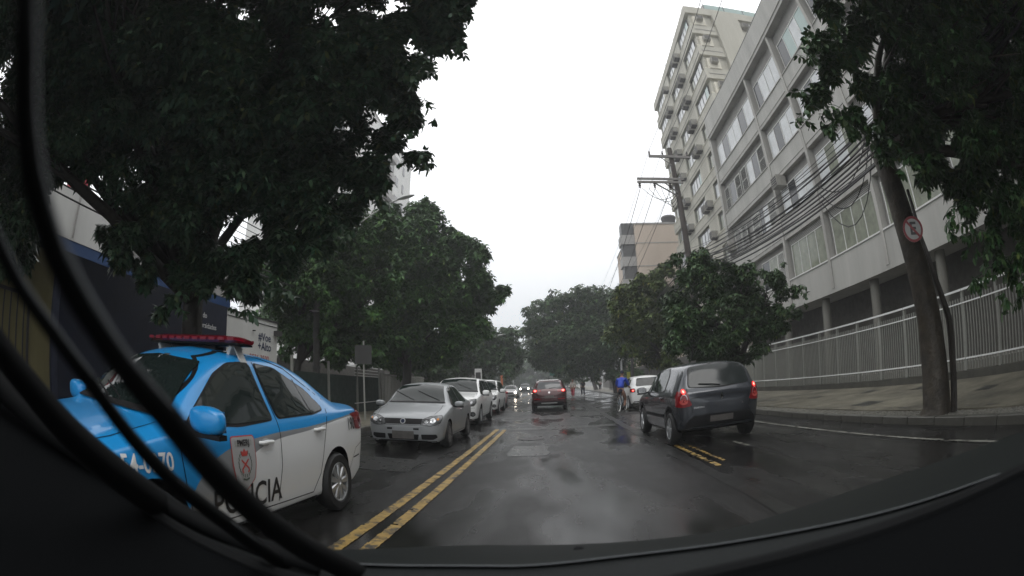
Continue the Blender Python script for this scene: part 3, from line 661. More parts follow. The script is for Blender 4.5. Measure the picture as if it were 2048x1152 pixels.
# =================== white crossovers facing us
def white_suv(loc, label, sp=suv, paint='paint_white', badge=True, rot=pi, name='parked_car'):
    c = Car(sp, name, label, 'car', loc, rot, MT[paint])
    sidewin(c, [[(1.12, 1.08), (.72, 1.42), (.3, 1.56), (.14, 1.56), (.12, 1.09)], [(.02, 1.09), (.04, 1.56), (-.9, 1.55), (-.95, 1.1)], [(-1.06, 1.11), (-1.0, 1.54), (-1.75, 1.50), (-1.95, 1.2), (-1.9, 1.12)]])
    c.patch('windscreen', rnd([(-.75, 1.18), (-.62, 1.60), (0, 1.64), (.62, 1.60), (.75, 1.18), (0, 1.19)], .05), 'F', 'glass', .011, .05)
    c.patch('windscreen_edge', [(-.77, 1.15), (-.75, 1.19), (0, 1.205), (.75, 1.19), (.77, 1.15), (0, 1.17)], 'F', 'black', .013, .045)
    wipers(c, 0, 1.22, (-.55, .05), .6)
    c.patch('grille', rnd([(-.42, .66), (-.46, .86), (.46, .86), (.42, .66)], .03), 'F', 'black', .006, .06)
    c.line('grille_bar', [(-.45, .76), (.45, .76)], 'F', .03, paint, .012); c.line('grille_bar', [(0, .67), (0, .85)], 'F', .03, paint, .012)
    lamp_cluster(c, [(.52, .68), (.52, .86), (.66, .90), (.84, .93), (.85, .80), (.78, .70)], 'F', [(.72, .79, .06), (.60, .77, .045)])
    c.patch('lower_intake', rnd([(-.55, .3), (-.58, .50), (.58, .50), (.55, .3)], .04), 'F', 'black', .006)
    c.disc('fog_lamp_recess', .74, .42, .085, 'F', 'black', .007); c.disc('fog_lamp_recess', -.74, .42, .085, 'F', 'black', .007)
    c.disc('fog_lamp', .74, .42, .045, 'F', 'bulb', .012); c.disc('fog_lamp', -.74, .42, .045, 'F', 'bulb', .012)
    c.line('bumper_gap', [(-.86, .63), (0, .60), (.86, .63)], 'F', w=.007)
    MB().box(-.225, .225, sp['L']/2-.01, sp['L']/2+.012, .52, .63).build('number_plate', MT['plate'], c.root)
    c.line('door_gap', [(.08, 1.62), (.07, 1.0), (.12, .35)], 'L', mirror=True); c.line('door_gap', [(1.1, 1.02), (1.02, .6), (.98, .34), (-.95, .34), (-1.0, .9), (-1.02, 1.5)], 'L', mirror=True)
    c.line('bonnet_gap', [(.74, 1.25), (.80, 1.8), (.72, 2.15)], 'T', mirror=True)
    ra = sp['arch']
    for y in sp['axles']: c.line('wheel_arch_lip', [(y+(ra+.03)*cos(a), sp['r']+.02+(ra+.03)*sin(a)) for a in np.linspace(0, pi, 15)], 'L', .045, paint, .016, mirror=True)
    c.handle(.22, .98, MT[paint]); c.handle(-.85, 1.0, MT[paint]); c.mirror(1.0, 1.10, MT[paint], .24, .18)
    c.line('roof_rail', [(.58, .35), (.58, -1.7)], 'T', .03, 'black', .03, mirror=True)
    return c
s1 = white_suv((-3.36, 18.55, 0), 'white crossover parked right behind the silver compact car')
s2 = white_suv((-3.45, 25.3, 0), 'second white crossover in the parked row, nearly hidden by the first', vary(suv, L=4.6, axles=(1.38, -1.32)))
rd = Car(vary(compact), 'parked_car', 'red car parked beyond the two white crossovers, only its roof and lamps showing', 'car', (-3.75, 31.5, 0), pi, MT['paint_red'])
sidewin(rd, [[(.74, .90), (.36, 1.245), (-.10, 1.33), (-.12, .91)], [(-.2, .92), (-.18, 1.33), (-.55, 1.29), (-.95, .96)]])
rd.patch('windscreen', rnd([(-.625, .965), (-.49, 1.335), (.49, 1.335), (.625, .965)], .04), 'F', 'glass', .011, .045)
lamp_cluster(rd, [(.385, .545), (.40, .635), (.56, .685), (.715, .70), (.735, .64), (.56, .535)], 'F', [(.60, .615, .05)]); rd.mirror(.66, .90, MT['paint_red'])

# =================== graphite hatchback, seen from behind
def lit_tail(c, polyB, polyS, core, extra=None):
    for sx in (1, -1):
        q = rnd([(x*sx, z) for x, z in polyB], .02)
        h = c.patch('tail_light', q, 'B', 'red_lens', .008, .04)
        c.disc('brake_lamp', core[0]*sx, core[1], core[2], 'B', 'brake', .014, parent=h, rv=core[3]); c.disc('brake_core', core[0]*sx, core[1], core[2]*.5, 'B', 'brake_core', .018, parent=h, rv=core[3]*.5)
        if extra: c.disc('reflector', extra[0]*sx, extra[1], extra[2], 'B', 'crest_red', .013, parent=h, rv=extra[3])
    c.patch('tail_light_side', rnd(polyS, .02), 'L', 'red_lens', .008, .04, mirror=True)
sn = Car(hatch, 'hatchback', 'graphite grey hatchback seen from behind with both brake lights lit, at the right kerb lane', 'car', (3.13, 10.85, 0), radians(1.2), MT['paint_grey'])
sidewin(sn, [[(.80, 1.0), (.42, 1.33), (.18, 1.42), (.08, 1.42), (.05, .99)], [(-.03, .99), (0, 1.42), (-.72, 1.43), (-.86, 1.3), (-.9, 1.01)]])
sn.root.scale = (1.045, 1.03, 1.05)
q = rnd([(-.62, 1.065), (-.55, 1.42), (0, 1.46), (.55, 1.42), (.62, 1.065), (0, 1.04)], .07)
sn.patch('rear_window_seal', scale_poly(q, .02), 'B', 'black', .004, .08); sn.patch('rear_window', q, 'B', 'glass_r', .008, .08)
lit_tail(sn, [(.58, .755), (.625, .84), (.665, .98), (.69, 1.055), (.74, 1.055), (.80, .98), (.845, .84), (.83, .73), (.72, .72)], [(-1.985, .73), (-1.97, .84), (-1.93, .93), (-1.88, .975), (-1.80, 1.02), (-1.76, .98), (-1.74, .86), (-1.80, .74)], (.725, .995, .035, .05), (.73, .82, .07, .05))
for sx in (1, -1): sn.disc('lamp_ring', .725*sx, .875, .058, 'B', 'rim', .011, rv=.075); sn.disc('lamp_inner', .725*sx, .872, .05, 'B', 'red_lens', .013, rv=.066)
sn.line('tailgate_gap', [(-.655, 1.05), (-.66, .95), (-.62, .80), (-.56, .60), (-.3, .585), (.3, .585), (.56, .60), (.62, .80), (.66, .95), (.655, 1.05)], 'B', w=.012, off=.003)
sn.line('tailgate_crease', [(-.61, .865), (-.3, .90), (.3, .90), (.61, .865)], 'B', w=.012, m='black', off=.004)
sn.line('bumper_band', [(-.82, .47), (-.68, .48), (-.57, .60), (.57, .60), (.68, .48), (.82, .47)], 'B', w=.03, m='paint_grey', off=.02)
sn.patch('lower_bumper', rnd([(-.76, .27), (-.70, .44), (-.55, .56), (.55, .56), (.70, .44), (.76, .27)], .04), 'B', 'black', .006)
sn.patch('number_plate', [(-.235, .42), (-.235, .53), (.235, .53), (.235, .42)], 'B', 'plate', .018)
em = sn.patch('badge', [(0, .93), (.036, .865), (0, .80), (-.036, .865)], 'B', 'chrome', .016, .03); sn.patch('badge_centre', [(0, .893), (.014, .865), (0, .837), (-.014, .865)], 'B', 'seam', .020, .02, parent=em)
sn.text('SANDERO', .045, -.45, .70, 'B', 'chrome', bold=.02); sn.text('1.6', .045, .45, .70, 'B', 'chrome', bold=.02)
MB().tube([sn.proj(0, 1.06, 'B', .02), sn.proj(-.15, 1.08, 'B', .03), sn.proj(-.42, 1.11, 'B', .02)], .009, 6).build('rear_wiper', MT['black'], sn.root)
sn.line('door_gap', [(.0, 1.47), (.0, 1.0), (.05, .3)], 'L', mirror=True); sn.line('door_gap', [(.85, .95), (.8, .5), (.76, .3), (-.9, .3), (-1.0, .7), (-.93, 1.0), (-.9, 1.42)], 'L', mirror=True)
sn.line('side_moulding', [(.75, .52), (-.9, .53)], 'L', .06, 'black', .012, mirror=True)
sn.handle(.15, .86, MT['paint_grey']); sn.handle(-.78, .88, MT['paint_grey']); sn.mirror(.70, 1.0, MT['paint_grey'], .22, .15)
for y in hatch['axles']: sn.line('wheel_arch_lip', [(y+.385*cos(a), .33+.385*sin(a)) for a in np.linspace(0, pi, 15)], 'L', .05, 'black', .012, mirror=True)

# =================== dark SUV ahead in our lane
sv = Car(vary(suv, L=4.3, maxw=.895, axles=(1.32, -1.32), wm=[(0, .84), (.1, .88), (.85, .90), (1, .86)], wt=[(0, .70), (.2, .77), (.25, .79), (.34, .74), (.42, .67), (.8, .66), (.93, .63), (1, .70)],
    top=[(0, .80), (.02, .93), (.05, 1.0), (.2, 1.10), (.26, 1.14), (.32, 1.32), (.4, 1.58), (.46, 1.64), (.6, 1.66), (.8, 1.63), (.89, 1.57), (.92, 1.5), (.96, 1.22), (.98, 1.08), (1, .95)]),
    'suv', 'dark maroon SUV ahead in our lane with brake lights lit and silver roof rails', 'car', (-.17, 27.2, 0), 0, MT['paint_maroon'])
sidewin(sv, [[(.9, 1.12), (.5, 1.45), (.1, 1.52), (.05, 1.1)], [(-.03, 1.1), (0, 1.52), (-.85, 1.5), (-.9, 1.12)], [(-1.0, 1.14), (-.95, 1.48), (-1.5, 1.43), (-1.7, 1.2)]])
q = rnd([(-.62, 1.14), (-.52, 1.50), (.52, 1.50), (.62, 1.14)], .07)
sv.patch('rear_window', q, 'B', 'pane_dark', .008, .08)
lit_tail(sv, [(.40, 1.0), (.42, 1.10), (.80, 1.12), (.86, 1.04), (.84, .95), (.6, .95)], [(-2.10, .95), (-2.08, 1.12), (-1.75, 1.1), (-1.8, 1.0)], (.70, 1.04, .085, .06))
sv.patch('number_plate', [(-.24, .66), (-.24, .80), (.24, .80), (.24, .66)], 'B', 'plate', .014)
sv.line('bumper_reflector', [(.45, .62), (.78, .64)], 'B', .05, 'red_lens', .012, mirror=True); sv.line('bumper_band', [(-.8, .70), (.8, .70)], 'B', .015, 'chrome', .010)
sv.patch('lower_bumper', rnd([(-.78, .32), (-.74, .5), (.74, .5), (.78, .32)], .04), 'B', 'black', .006); sv.line('skid_plate', [(-.4, .42), (.4, .42)], 'B', .05, 'lampgrey', .012)
sv.line('roof_rail', [(.60, .4), (.60, -1.45)], 'T', .035, 'chrome', .04, mirror=True); sv.line('spoiler', [(-.5, 1.565), (.5, 1.565)], 'B', .03, 'lampgrey', .03)
sv.disc('badge', 0, .95, .05, 'B', 'chrome', .014); MB().tube([sv.proj(0, 1.15, 'B', .02), sv.proj(.35, 1.2, 'B', .02)], .01, 6).build('rear_wiper', MT['black'], sv.root)
sv.mirror(.85, 1.15, MT['paint_maroon']); MB().tube([(0, -1.2, 1.62), (0, -1.35, 1.80)], .006, 6).build('antenna', MT['black'], sv.root)

# =================== white hatchback partly behind the graphite one
wh = Car(hatch, 'parked_car', 'white hatchback at the right kerb, mostly hidden by the graphite hatchback', 'car', (4.25, 23.5, 0), 0, MT['paint_white'])
sidewin(wh, [[(.80, 1.0), (.42, 1.33), (.08, 1.42), (.05, .99)], [(-.03, .99), (0, 1.42), (-.72, 1.43), (-.9, 1.01)], [(-.98, 1.03), (-.95, 1.36), (-1.2, 1.34), (-1.36, 1.12)]])
wh.patch('rear_window', rnd([(-.60, 1.06), (-.52, 1.415), (.52, 1.415), (.60, 1.06)], .07), 'B', 'glass', .008, .08)
lit_tail(wh, [(.62, .80), (.66, .98), (.82, .96), (.84, .80)], [(-1.97, .80), (-1.93, .96), (-1.74, .98), (-1.8, .82)], (.73, .88, .05, .04))
wh.patch('lower_bumper', rnd([(-.74, .27), (-.70, .40), (.70, .40), (.74, .27)], .04), 'B', 'black', .006); wh.mirror(.7, 1.0, MT['paint_white'])
wh.patch('number_plate', [(-.235, .52), (-.235, .63), (.235, .63), (.235, .52)], 'B', 'plate', .014)

# =================== far oncoming cars
oc = Car(compact, 'oncoming_car', 'pale silver car far down the street coming towards us with headlights on', 'car', (-4.55, 55.2, 0), pi, MT['paint_far'])
oc.patch('windscreen', rnd([(-.625, .965), (-.49, 1.335), (.49, 1.335), (.625, .965)], .04), 'F', 'glass', .005, .12)
oc.patch('grille', rnd([(-.37, .5), (-.40, .655), (.40, .655), (.37, .5)], .02), 'F', 'black', .005, .1)
oc.patch('lower_intake', [(-.5, .22), (-.5, .34), (.5, .34), (.5, .22)], 'F', 'black', .005, .1)
oc.disc('headlight', .60, .62, .10, 'F', 'headlit', .02); oc.disc('headlight', -.60, .62, .10, 'F', 'headlit', .02); oc.mirror(.66, .9, MT['paint_far'])
od = Car(vary(suv, L=4.5), 'oncoming_car', 'dark car farthest away with small white headlights, left of the maroon SUV', 'car', (-5.0, 92, 0), pi, MT['paint_black'])
od.patch('windscreen', rnd([(-.75, 1.18), (-.62, 1.60), (.62, 1.60), (.75, 1.18)], .05), 'F', 'glass', .005, .15)
od.disc('headlight', .68, .75, .10, 'F', 'headlit', .02); od.disc('headlight', -.68, .75, .10, 'F', 'headlit', .02)

# ------------------------------------------------------------------ ground, road, pavements
def sheet(x0, x1, y0, y1, z, nx=1, ny=1):
    mb = MB(); vs = [(x0+(x1-x0)*i/nx, y0+(y1-y0)*j/ny, z) for j in range(ny+1) for i in range(nx+1)]
    return mb.add(vs, [(j*(nx+1)+i, j*(nx+1)+i+1, (j+1)*(nx+1)+i+1, (j+1)*(nx+1)+i) for j in range(ny) for i in range(nx)])
KL, KR = -5.3, 5.95       # kerb faces
struct('ground', sheet(-700, 700, -60, 1200, -.03), MT['earth'])
struct('road', sheet(KL, KR, -30, 420, 0), MT['road'])
struct('pavement_left', MB().box(-13, KL-.15, -30, 420, -.02, .14), MT['walk'])
struct('pavement_right', MB().box(KR+.62, 12.9, -30, 420, -.02, .14), MT['walk'])
# kerb stones as separate pieces along the right side
kr = thing('kerb_right', None, None); kr['kind'] = 'structure'
km = None; y = -2.0; i = 0
while y < 40:
    if km is None:
        km = MB().box(0, .16, .006, .794, -.02, .135).build('kerb_stone', MT['kerb'], kr); bm = bmesh.new(); bm.from_mesh(km.data); bmesh.ops.bevel(bm, geom=list(bm.edges), offset=.012, segments=1, affect='EDGES'); bm.to_mesh(km.data); bm.free(); o = km
    else: o = km.copy(); COL.objects.link(o); o.parent = kr
    o.location = (KR+random.uniform(-.006, .006), y, random.uniform(-.008, .004)); o.rotation_euler = (0, 0, random.uniform(-.004, .004)); y += .8
tag(MB().box(KR, KR+.16, 40, 420, -.02, .13).build('kerb_far', MT['kerb'], kr), kind='stuff')
kl = thing('kerb_left', None, None); kl['kind'] = 'structure'; y = -2
while y < 40:
    o = km.copy(); COL.objects.link(o); o.parent = kl; o.location = (KL-.155, y, random.uniform(-.008, .004)); y += .8
tag(MB().box(KL-.155, KL, 40, 420, -.02, .13).build('kerb_far', MT['kerb'], kl), kind='stuff')
# pale pebble strip behind the right kerb
struct('pebble_bed', MB().box(KR+.16, KR+.62, -30, 420, -.02, .105), MT['kerb'])
mb = MB()
for k in range(5200):
    x = KR+.18+random.random()*.42; y = 2+24*random.random()**1.3; r = random.uniform(.013, .032); a = random.random()*3
    b = []; top = []
    for q in range(5):
        t = a+q*2*pi/5; rr = r*random.uniform(.8, 1.1); b.append((x+rr*cos(t), y+rr*sin(t), .10)); top.append((x+rr*.6*cos(t), y+rr*.6*sin(t), .105+r*.65))
    mb.add(b+top, [(q, (q+1) % 5, 5+(q+1) % 5, 5+q) for q in range(5)]+[(5, 6, 7, 8, 9)])
tag(mb.build('pebbles', MT['pebble']), kind='stuff')
# seam, repair patches, markings: thin sheets stacked 4 mm apart
def rough_strip(x0, x1, y0, y1, z, n, jit, skip=0):
    mb = MB(); ys = np.linspace(y0, y1, n+1); a = [(x0+random.uniform(-jit, jit), x1+random.uniform(-jit, jit)) for _ in ys]
    for i in range(n):
        if random.random() < skip: continue
        mb.add([(a[i][0], ys[i], z), (a[i][1], ys[i], z), (a[i+1][1], ys[i+1], z), (a[i+1][0], ys[i+1], z)], [(0, 1, 2, 3)])
    return mb
struct('road_seam', rough_strip(2.0, 2.22, 3, 160, .004, 300, .03), MT['gutter'])
struct('asphalt_repair', rough_strip(-1.1, 1.9, 14.8, 15.5, .004, 3, .06), MT['patchmid'])
for x0, x1, y0, y1 in ((-.9, -.1, 9.2, 10.8), (.9, 2.0, 20, 23), (2.6, 3.8, 15.5, 19), (-3.8, -2.2, 7.2, 8.6)): struct('asphalt_repair', rough_strip(x0, x1, y0, y1, .004, 4, .05), MT['patchmid'])
def worn_line(x0, x1, y0, y1, step, jit, skip):
    mb = MB(); n = int((y1-y0)/step)
    for i in range(n):
        ya = y0+i*step; yb = ya+step*(1.0)
        if random.random() < skip:                   # a chip out of the paint
            c = random.uniform(x0, x1); 
            if random.random() < .5: mb.add([(x0, ya, .008), (c, ya, .008), (c, yb, .008), (x0, yb, .008)], [(0, 1, 2, 3)])
            else: mb.add([(c, ya, .008), (x1, ya, .008), (x1, yb, .008), (c, yb, .008)], [(0, 1, 2, 3)])
            continue
        j = [random.uniform(-jit, jit) for _ in range(4)]
        mb.add([(x0+j[0], ya, .008), (x1+j[1], ya, .008), (x1+j[2], yb, .008), (x0+j[3], yb, .008)], [(0, 1, 2, 3)])
    return mb
struct('yellow_line', worn_line(-1.745, -1.625, -3, 15.1, .045, .007, .05), MT['yellow'])
struct('yellow_line', worn_line(-1.50, -1.385, -3, 14.9, .045, .007, .03), MT['yellow'])
struct('yellow_line', worn_line(2.30, 2.39, 6.55, 9.3, .06, .008, .35), MT['yellow'])
struct('yellow_line', worn_line(2.52, 2.58, 6.9, 9.3, .06, .008, .5), MT['yellow'])
struct('yellow_line', worn_line(-3.05, -2.95, 40, 130, 1, .004, 0), MT['yellow'])
struct('edge_line', worn_line(5.05, 5.13, -3, 60, .12, .005, .10), MT['white_line'])
struct('lane_mark', worn_line(3.35, 3.43, 7.9, 8.7, .06, .008, .3), MT['white_line'])
mh = struct('manhole_cover', MB().lathe([(.001, .003), (.31, .003), (.33, .009), (.30, .011), (.28, .007), (.001, .007)], 28, Matrix.Translation((-.55, 12.2, 0))), MT['ac_dark'])
for x0, x1, y0, y1 in ((7.0, 7.7, 8.7, 9.5), (8.3, 8.8, 13.5, 14.0), (9.2, 9.9, 11.5, 12.0), (9.4, 10.2, 8.9, 9.4), (8.4, 9.0, 5.4, 5.9), (7.5, 7.9, 15.5, 16)):
    struct('pavement_patch', rough_strip(x0, x1, y0, y1, .144, 3, .03), MT['patchdark'])
struct('pavement_crack', rough_strip(6.75, 6.80, 4, 16, .144, 60, .05, .2), MT['patchdark'])

# ------------------------------------------------------------------ window maker
def window(parent, X, y0, y1, z0, z1, npan, pane, frame='frame_w', face='X', open_=None, depth=.06, fw=.045):
    """a window in the plane X (facing -x) or, with face='Y', in the plane y = X facing -y; panes and frame are real pieces"""
    def B(mb, a0, a1, z0, z1, d0, d1):
        if face == 'X': mb.box(X+d0, X+d1, a0, a1, z0, z1)
        else: mb.box(a0, a1, X+d0, X+d1, z0, z1)
    f = MB()
    B(f, y0, y1, z0, z0+fw, -depth, .02); B(f, y0, y1, z1-fw, z1, -depth, .02)
    st = (y1-y0)/npan
    for i in range(npan+1):
        a = y0+i*st; B(f, a-(fw/2 if 0 < i < npan else 0 if i == 0 else fw), a+(fw/2 if 0 < i < npan else fw if i == 0 else 0), z0+fw, z1-fw, -depth+.004, .018)
    fr = f.build('window', MT[frame], parent, world=True)
    for i in range(npan):
        a = y0+i*st+fw/2; b = y0+(i+1)*st-fw/2
        if i == 0: a += fw/2
        if i == npan-1: b -= fw/2
        p = pane[i % len(pane)] if isinstance(pane, (list, tuple)) else pane
        off = .0 if i % 2 else -.012
        m = MB(); B(m, a, b, z0+fw, z1-fw, off-.02, off-.012); m.build('pane', MT[p], fr, world=True)
    return fr
def shutter(parent, X, y0, y1, z0, z1):
    m = MB().box(X-.10, X-.065, y0, y0+.05, z0, z1).box(X-.10, X-.065, y1-.05, y1, z0, z1).box(X-.10, X-.065, y0+.05, y1-.05, z0, z0+.05).box(X-.10, X-.065, y0+.05, y1-.05, z1-.05, z1).box(X-.10, X-.065, y0+.05, y1-.05, (z0+z1)/2-.02, (z0+z1)/2+.02)
    sh = m.build('shutter', MT['louver'], parent, world=True)
    k = MB(); z = z0+.08
    while z < z1-.07:
        k.add([(X-.105, y0+.05, z), (X-.105, y1-.05, z), (X-.07, y1-.05, z+.045), (X-.07, y0+.05, z+.045)], [(0, 1, 2, 3)]); z += .065
    tag(k.build('slats', MT['louver'], sh, world=True), kind='stuff')
    MB().box(X-.06, X-.05, y0+.05, y1-.05, z0+.05, z1-.05).build('shutter_back', MT['frame_d'], sh, world=True)
def acunit(parent, x0, x1, y0, y1, z0, z1, face='X'):
    a = MB().box(x0, x1, y0, y1, z0, z1).build('air_conditioner', MT['ac'], parent, world=True)
    g = MB()
    if face == 'X':
        g.box(x0-.012, x0-.004, y0+.04, y1-.04, z0+.04, z1-.04)
        t = MB()
        for k in range(5): zz = z0+.06+(z1-z0-.12)*k/4; t.box(x0-.03, x0-.014, y0+.04, y1-.04, zz-.012, zz+.012)
    else:
        g.box(x0+.04, x1-.04, y0-.012, y0-.004, z0+.04, z1-.04); t = MB()
        for k in range(5): zz = z0+.06+(z1-z0-.12)*k/4; t.box(x0+.04, x1-.04, y0-.03, y0-.014, zz-.012, zz+.012)
    g.build('grille', MT['ac_dark'], a, world=True); tag(t.build('grille_slats', MT['ac'], a, world=True), kind='stuff')
    return a

# ------------------------------------------------------------------ near apartment block on stilts (right)
FX = 12.6
nb = thing('apartment_block', 'grey apartment block raised on columns behind the white metal fence', 'building', (16, 15, 0))
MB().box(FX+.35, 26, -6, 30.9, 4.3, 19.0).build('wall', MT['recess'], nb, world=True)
MB().box(FX-.02, 26, -6.02, 30.95, 4.12, 4.3).build('slab', MT['render_'], nb, world=True)
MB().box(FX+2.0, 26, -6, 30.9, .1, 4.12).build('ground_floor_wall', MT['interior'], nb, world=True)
MB().box(FX-.12, 26, -6.1, 30.98, 17.95, 19.7).build('cornice', MT['render_'], nb, world=True)
MB().box(FX-.17, FX-.122, -6.1, 30.98, 18.15, 18.22).build('cornice_moulding', MT['render_trim'], nb, world=True)
MB().box(FX-.02, 26, 30.905, 31.2, 4.12, 17.95).build('end_wall', MT['render_'], nb, world=True)
floors = [(4.3, 5.62, 7.35), (7.89, 8.85, 10.42), (11.12, 12.08, 13.75), (14.42, 15.28, 17.05)]
bays = [(22.5, 30.75), (18.0, 22.3), (13.5, 17.8), (9.0, 13.3), (4.5, 8.8), (0, 4.3), (-4.5, -.2)]
for i, y in enumerate((30.83, 22.4, 17.9, 13.4, 8.9, 4.4, -.1)):
    MB().box(FX-.06, FX+.35, y-.11, y+.11, 4.302, 17.948).build('pilaster', MT['render_trim'], nb, world=True)
for fi, (b, w0, w1) in enumerate(floors):
    for bi, (y0, y1) in enumerate(bays):
        MB().box(FX, FX+.35, y0+.005, y1-.005, b+.02 if fi else b, w0-.06).build('spandrel', MT['render_'], nb, world=True)
        MB().box(FX-.05, FX+.35, y0+.005, y1-.005, w0-.06, w0).build('sill', MT['frame_w'] if fi == 0 else MT['render_trim'], nb, world=True)
        MB().box(FX+.02, FX+.35, y0+.005, y1-.005, b-.18 if fi else b-.1, b+.0).build('ledge', MT['render_trim'], nb, world=True) if fi else None
XW = FX+.24
def bay(fi, bi, kinds):
    b, w0, w1 = floors[fi]; y0, y1 = bays[bi]
    for k in kinds:
        t, a, c = k[0], k[1], k[2]; ya, yb = y0+(y1-y0)*a, y0+(y1-y0)*c
        if t == 'W': window(nb, XW, ya, yb, w0+.002, w1, k[3], k[4])
        elif t == 'S': shutter(nb, XW, ya, yb, w0+.03, w1-.03)
        elif t == 'A': acunit(nb, FX-.40, FX+.2, ya, yb, w0+.45, w0+.95)
PL, PT, PG, PD = 'pane_light', 'pane_teal', 'pane_green', 'pane_dark'
for fi in range(4):
    for bi in range(7):
        if bi == 0: continue
        g = {3: [PL, PL, PL, PD], 2: [PL, PL, PD, PL], 1: [PL, PL, PD, PL], 0: [PG, PG, PG, PG]}[fi]
        if fi == 3 and bi == 2: g = [PT, PL, PT, PD]
        if fi == 2 and bi == 3: g = [PL, PG, PL, PG]
        if fi == 1 and bi == 2: g = [PG, PL, PG, PL]
        bay(fi, bi, [('W', .05, .93, 4, g)])
# the wide bay: two windows each with shutters
bay(3, 0, [('W', .06, .95, 6, [PL, PD, PL, PL, PD, PL])])
bay(2, 0, [('S', .05, .17), ('W', .18, .42, 2, [PD, PL]), ('S', .43, .55), ('S', .58, .70), ('W', .71, .85, 1, [PD]), ('S', .86, .97)])
bay(1, 0, [('S', .05, .18), ('W', .19, .36, 2, [PL, PD]), ('S', .37, .50), ('S', .62, .75), ('S', .76, .90), ('A', .92, .99)])
bay(0, 0, [('S', .05, .16), ('W', .17, .45, 2, [PG, PD]), ('S', .6, .72), ('W', .73, .92, 2, [PG, PG])])
bay(0, 1, [('S', -.02, .0)]) if False else None
acunit(nb, FX-.45, FX+.2, 21.1, 21.85, 10.35, 10.95); acunit(nb, FX-.42, FX+.2, 26.2, 26.9, 5.9, 6.4); acunit(nb, FX-.42, FX+.2, 29.0, 29.7, 5.6, 6.1)
# louvred transom strips above some windows
for (fi, bi) in ((0, 1), (1, 3), (0, 2)):
    b, w0, w1 = floors[fi]; y0, y1 = bays[bi]; k = MB(); z = w1+.04
    while z < w1+.42: k.add([(XW-.08, y0+.2, z), (XW-.08, y1-.2, z), (XW-.03, y1-.2, z+.05), (XW-.03, y0+.2, z+.05)], [(0, 1, 2, 3)]); z += .07
    tag(k.build('vent_louvres', MT['louver'], nb, world=True), kind='stuff')
for y in (28.6, 24.1, 19.6, 15.2, 10.6, 6.2, 1.8): MB().lathe([(.24, .1), (.24, 4.13)], 18, Matrix.Translation((FX+.55, y, 0))).build('column', MT['column'], nb, world=True, smooth=True)
MB().box(FX-.18, 26, -6, 30.9, .1, .45).build('plinth', MT['column'], nb, world=True)

# ------------------------------------------------------------------ tall beige block behind it
TX, TY0, TY1, TZ = 14.1, 31.55, 50.7, 33.4
tb = thing('apartment_tower', 'tall beige apartment tower with many air conditioners, behind the grey block', 'building', (18, 40, 0))
MB().box(TX+.3, 30, TY0+.3, TY1, 0, TZ-.9).build('wall', MT['beige'], tb, world=True)
MB().box(TX-.05, 30.05, TY0-.05, TY1+.05, TZ-.9, TZ).build('parapet', MT['beige'], tb, world=True)
FH = 2.65
for k in range(12):
    z = TZ-.95-FH*(k+1)
    if z < 3: break
    MB().box(TX, TX+.3, TY0, TY1, z, z+1.08).build('spandrel', MT['beige'], tb, world=True)
    MB().box(TX-.04, TX-.002, TY0, TY1, z+.26, z+.32).build('band', MT['render_trim'], tb, world=True)
    MB().box(TX-.05, TX+.3, TY0, TY1, z+1.08, z+1.14).build('sill', MT['beige_trim'], tb, world=True)
    for gi, (a, b, n) in enumerate(((32.5, 36.2, 4), (39.0, 42.6, 4), (45.6, 49.6, 4))):
        window(tb, TX+.2, a, b, z+1.142, z+2.5, n, [PL, PL, PL, PG] if (k+gi) % 3 else [PT, PL, PL, PL], 'frame_d', fw=.06)
    MB().box(TX+.02, TX+.3, 36.25, 38.9, z+1.142, z+FH).build('pier', MT['beige'], tb, world=True); MB().box(TX+.02, TX+.3, 42.65, 45.5, z+1.142, z+FH).build('pier', MT['beige'], tb, world=True)
    for yy in (36.9, 38.0, 43.2, 44.3):
        if random.random() < .12: continue
        acunit(tb, TX-.55, TX+.05, yy, yy+.72, z+.95, z+1.5)
        MB().box(TX-.5, TX+.02, yy+.02, yy+.70, z+.86, z+.91).build('bracket', MT['ac_dark'], tb, world=True)
    if z > 14:      # the end facing the camera
        MB().box(TX+.31, 30, TY0, TY0+.3, z, z+1.1).build('spandrel', MT['beige'], tb, world=True)
        MB().box(TX+2.6, TX+5.4, TY0-.25, TY0+.3, z+.001, z+FH-.001).build('pier', MT['beige'], tb, world=True)
        MB().box(TX+.5, TX+1.7, TY0-.08, TY0+.299, z+1.102, z+2.2).build('panel', MT['beige_trim'], tb, world=True)
        acunit(tb, TX+.75, TX+1.4, TY0-.55, TY0-.09, z+1.55, z+2.05, 'Y')
        acunit(tb, TX+5.6, TX+6.3, TY0-.5, TY0+.1, z+1.45, z+1.95, 'Y')
        window(tb, TY0+.2, TX+6.5, TX+11.5, z+1.14, z+2.4, 3, [PL, PL, PL], 'frame_w', face='Y')
        MB().box(TX+.3, TX+2.4, TY0-.05, TY0-.003, z+.5, z+.55).build('band', MT['render_trim'], tb, world=True)
        MB().box(TX+5.6, 30, TY0-.05, TY0-.003, z+.5, z+.55).build('band', MT['render_trim'], tb, world=True)
MB().box(TX+2.5, 30, TY0+.6, TY0+.66, TZ+.002, TZ+1.3).build('glass_parapet', MT['pane_teal'], tb, world=True)
MB().box(TX+3.2, 29, TY0+2.2, TY0+9, TZ+.002, TZ+2.8).build('penthouse', MT['greyslab'], tb, world=True)
for x in np.linspace(TX+2.5, 29.9, 7): MB().box(x-.03, x+.03, TY0+.56, TY0+.599, TZ+.002, TZ+1.34).build('parapet_post', MT['frame_d'], tb, world=True)
for (x, y) in ((TX+.3, 33), (TX+.3, 38), (TX+.3, 43), (TX+.3, 48)): MB().tube([(x, y, TZ-.02), (x, y, TZ+1.6)], .03, 5).build('mast', MT['ac_dark'], tb, world=True)

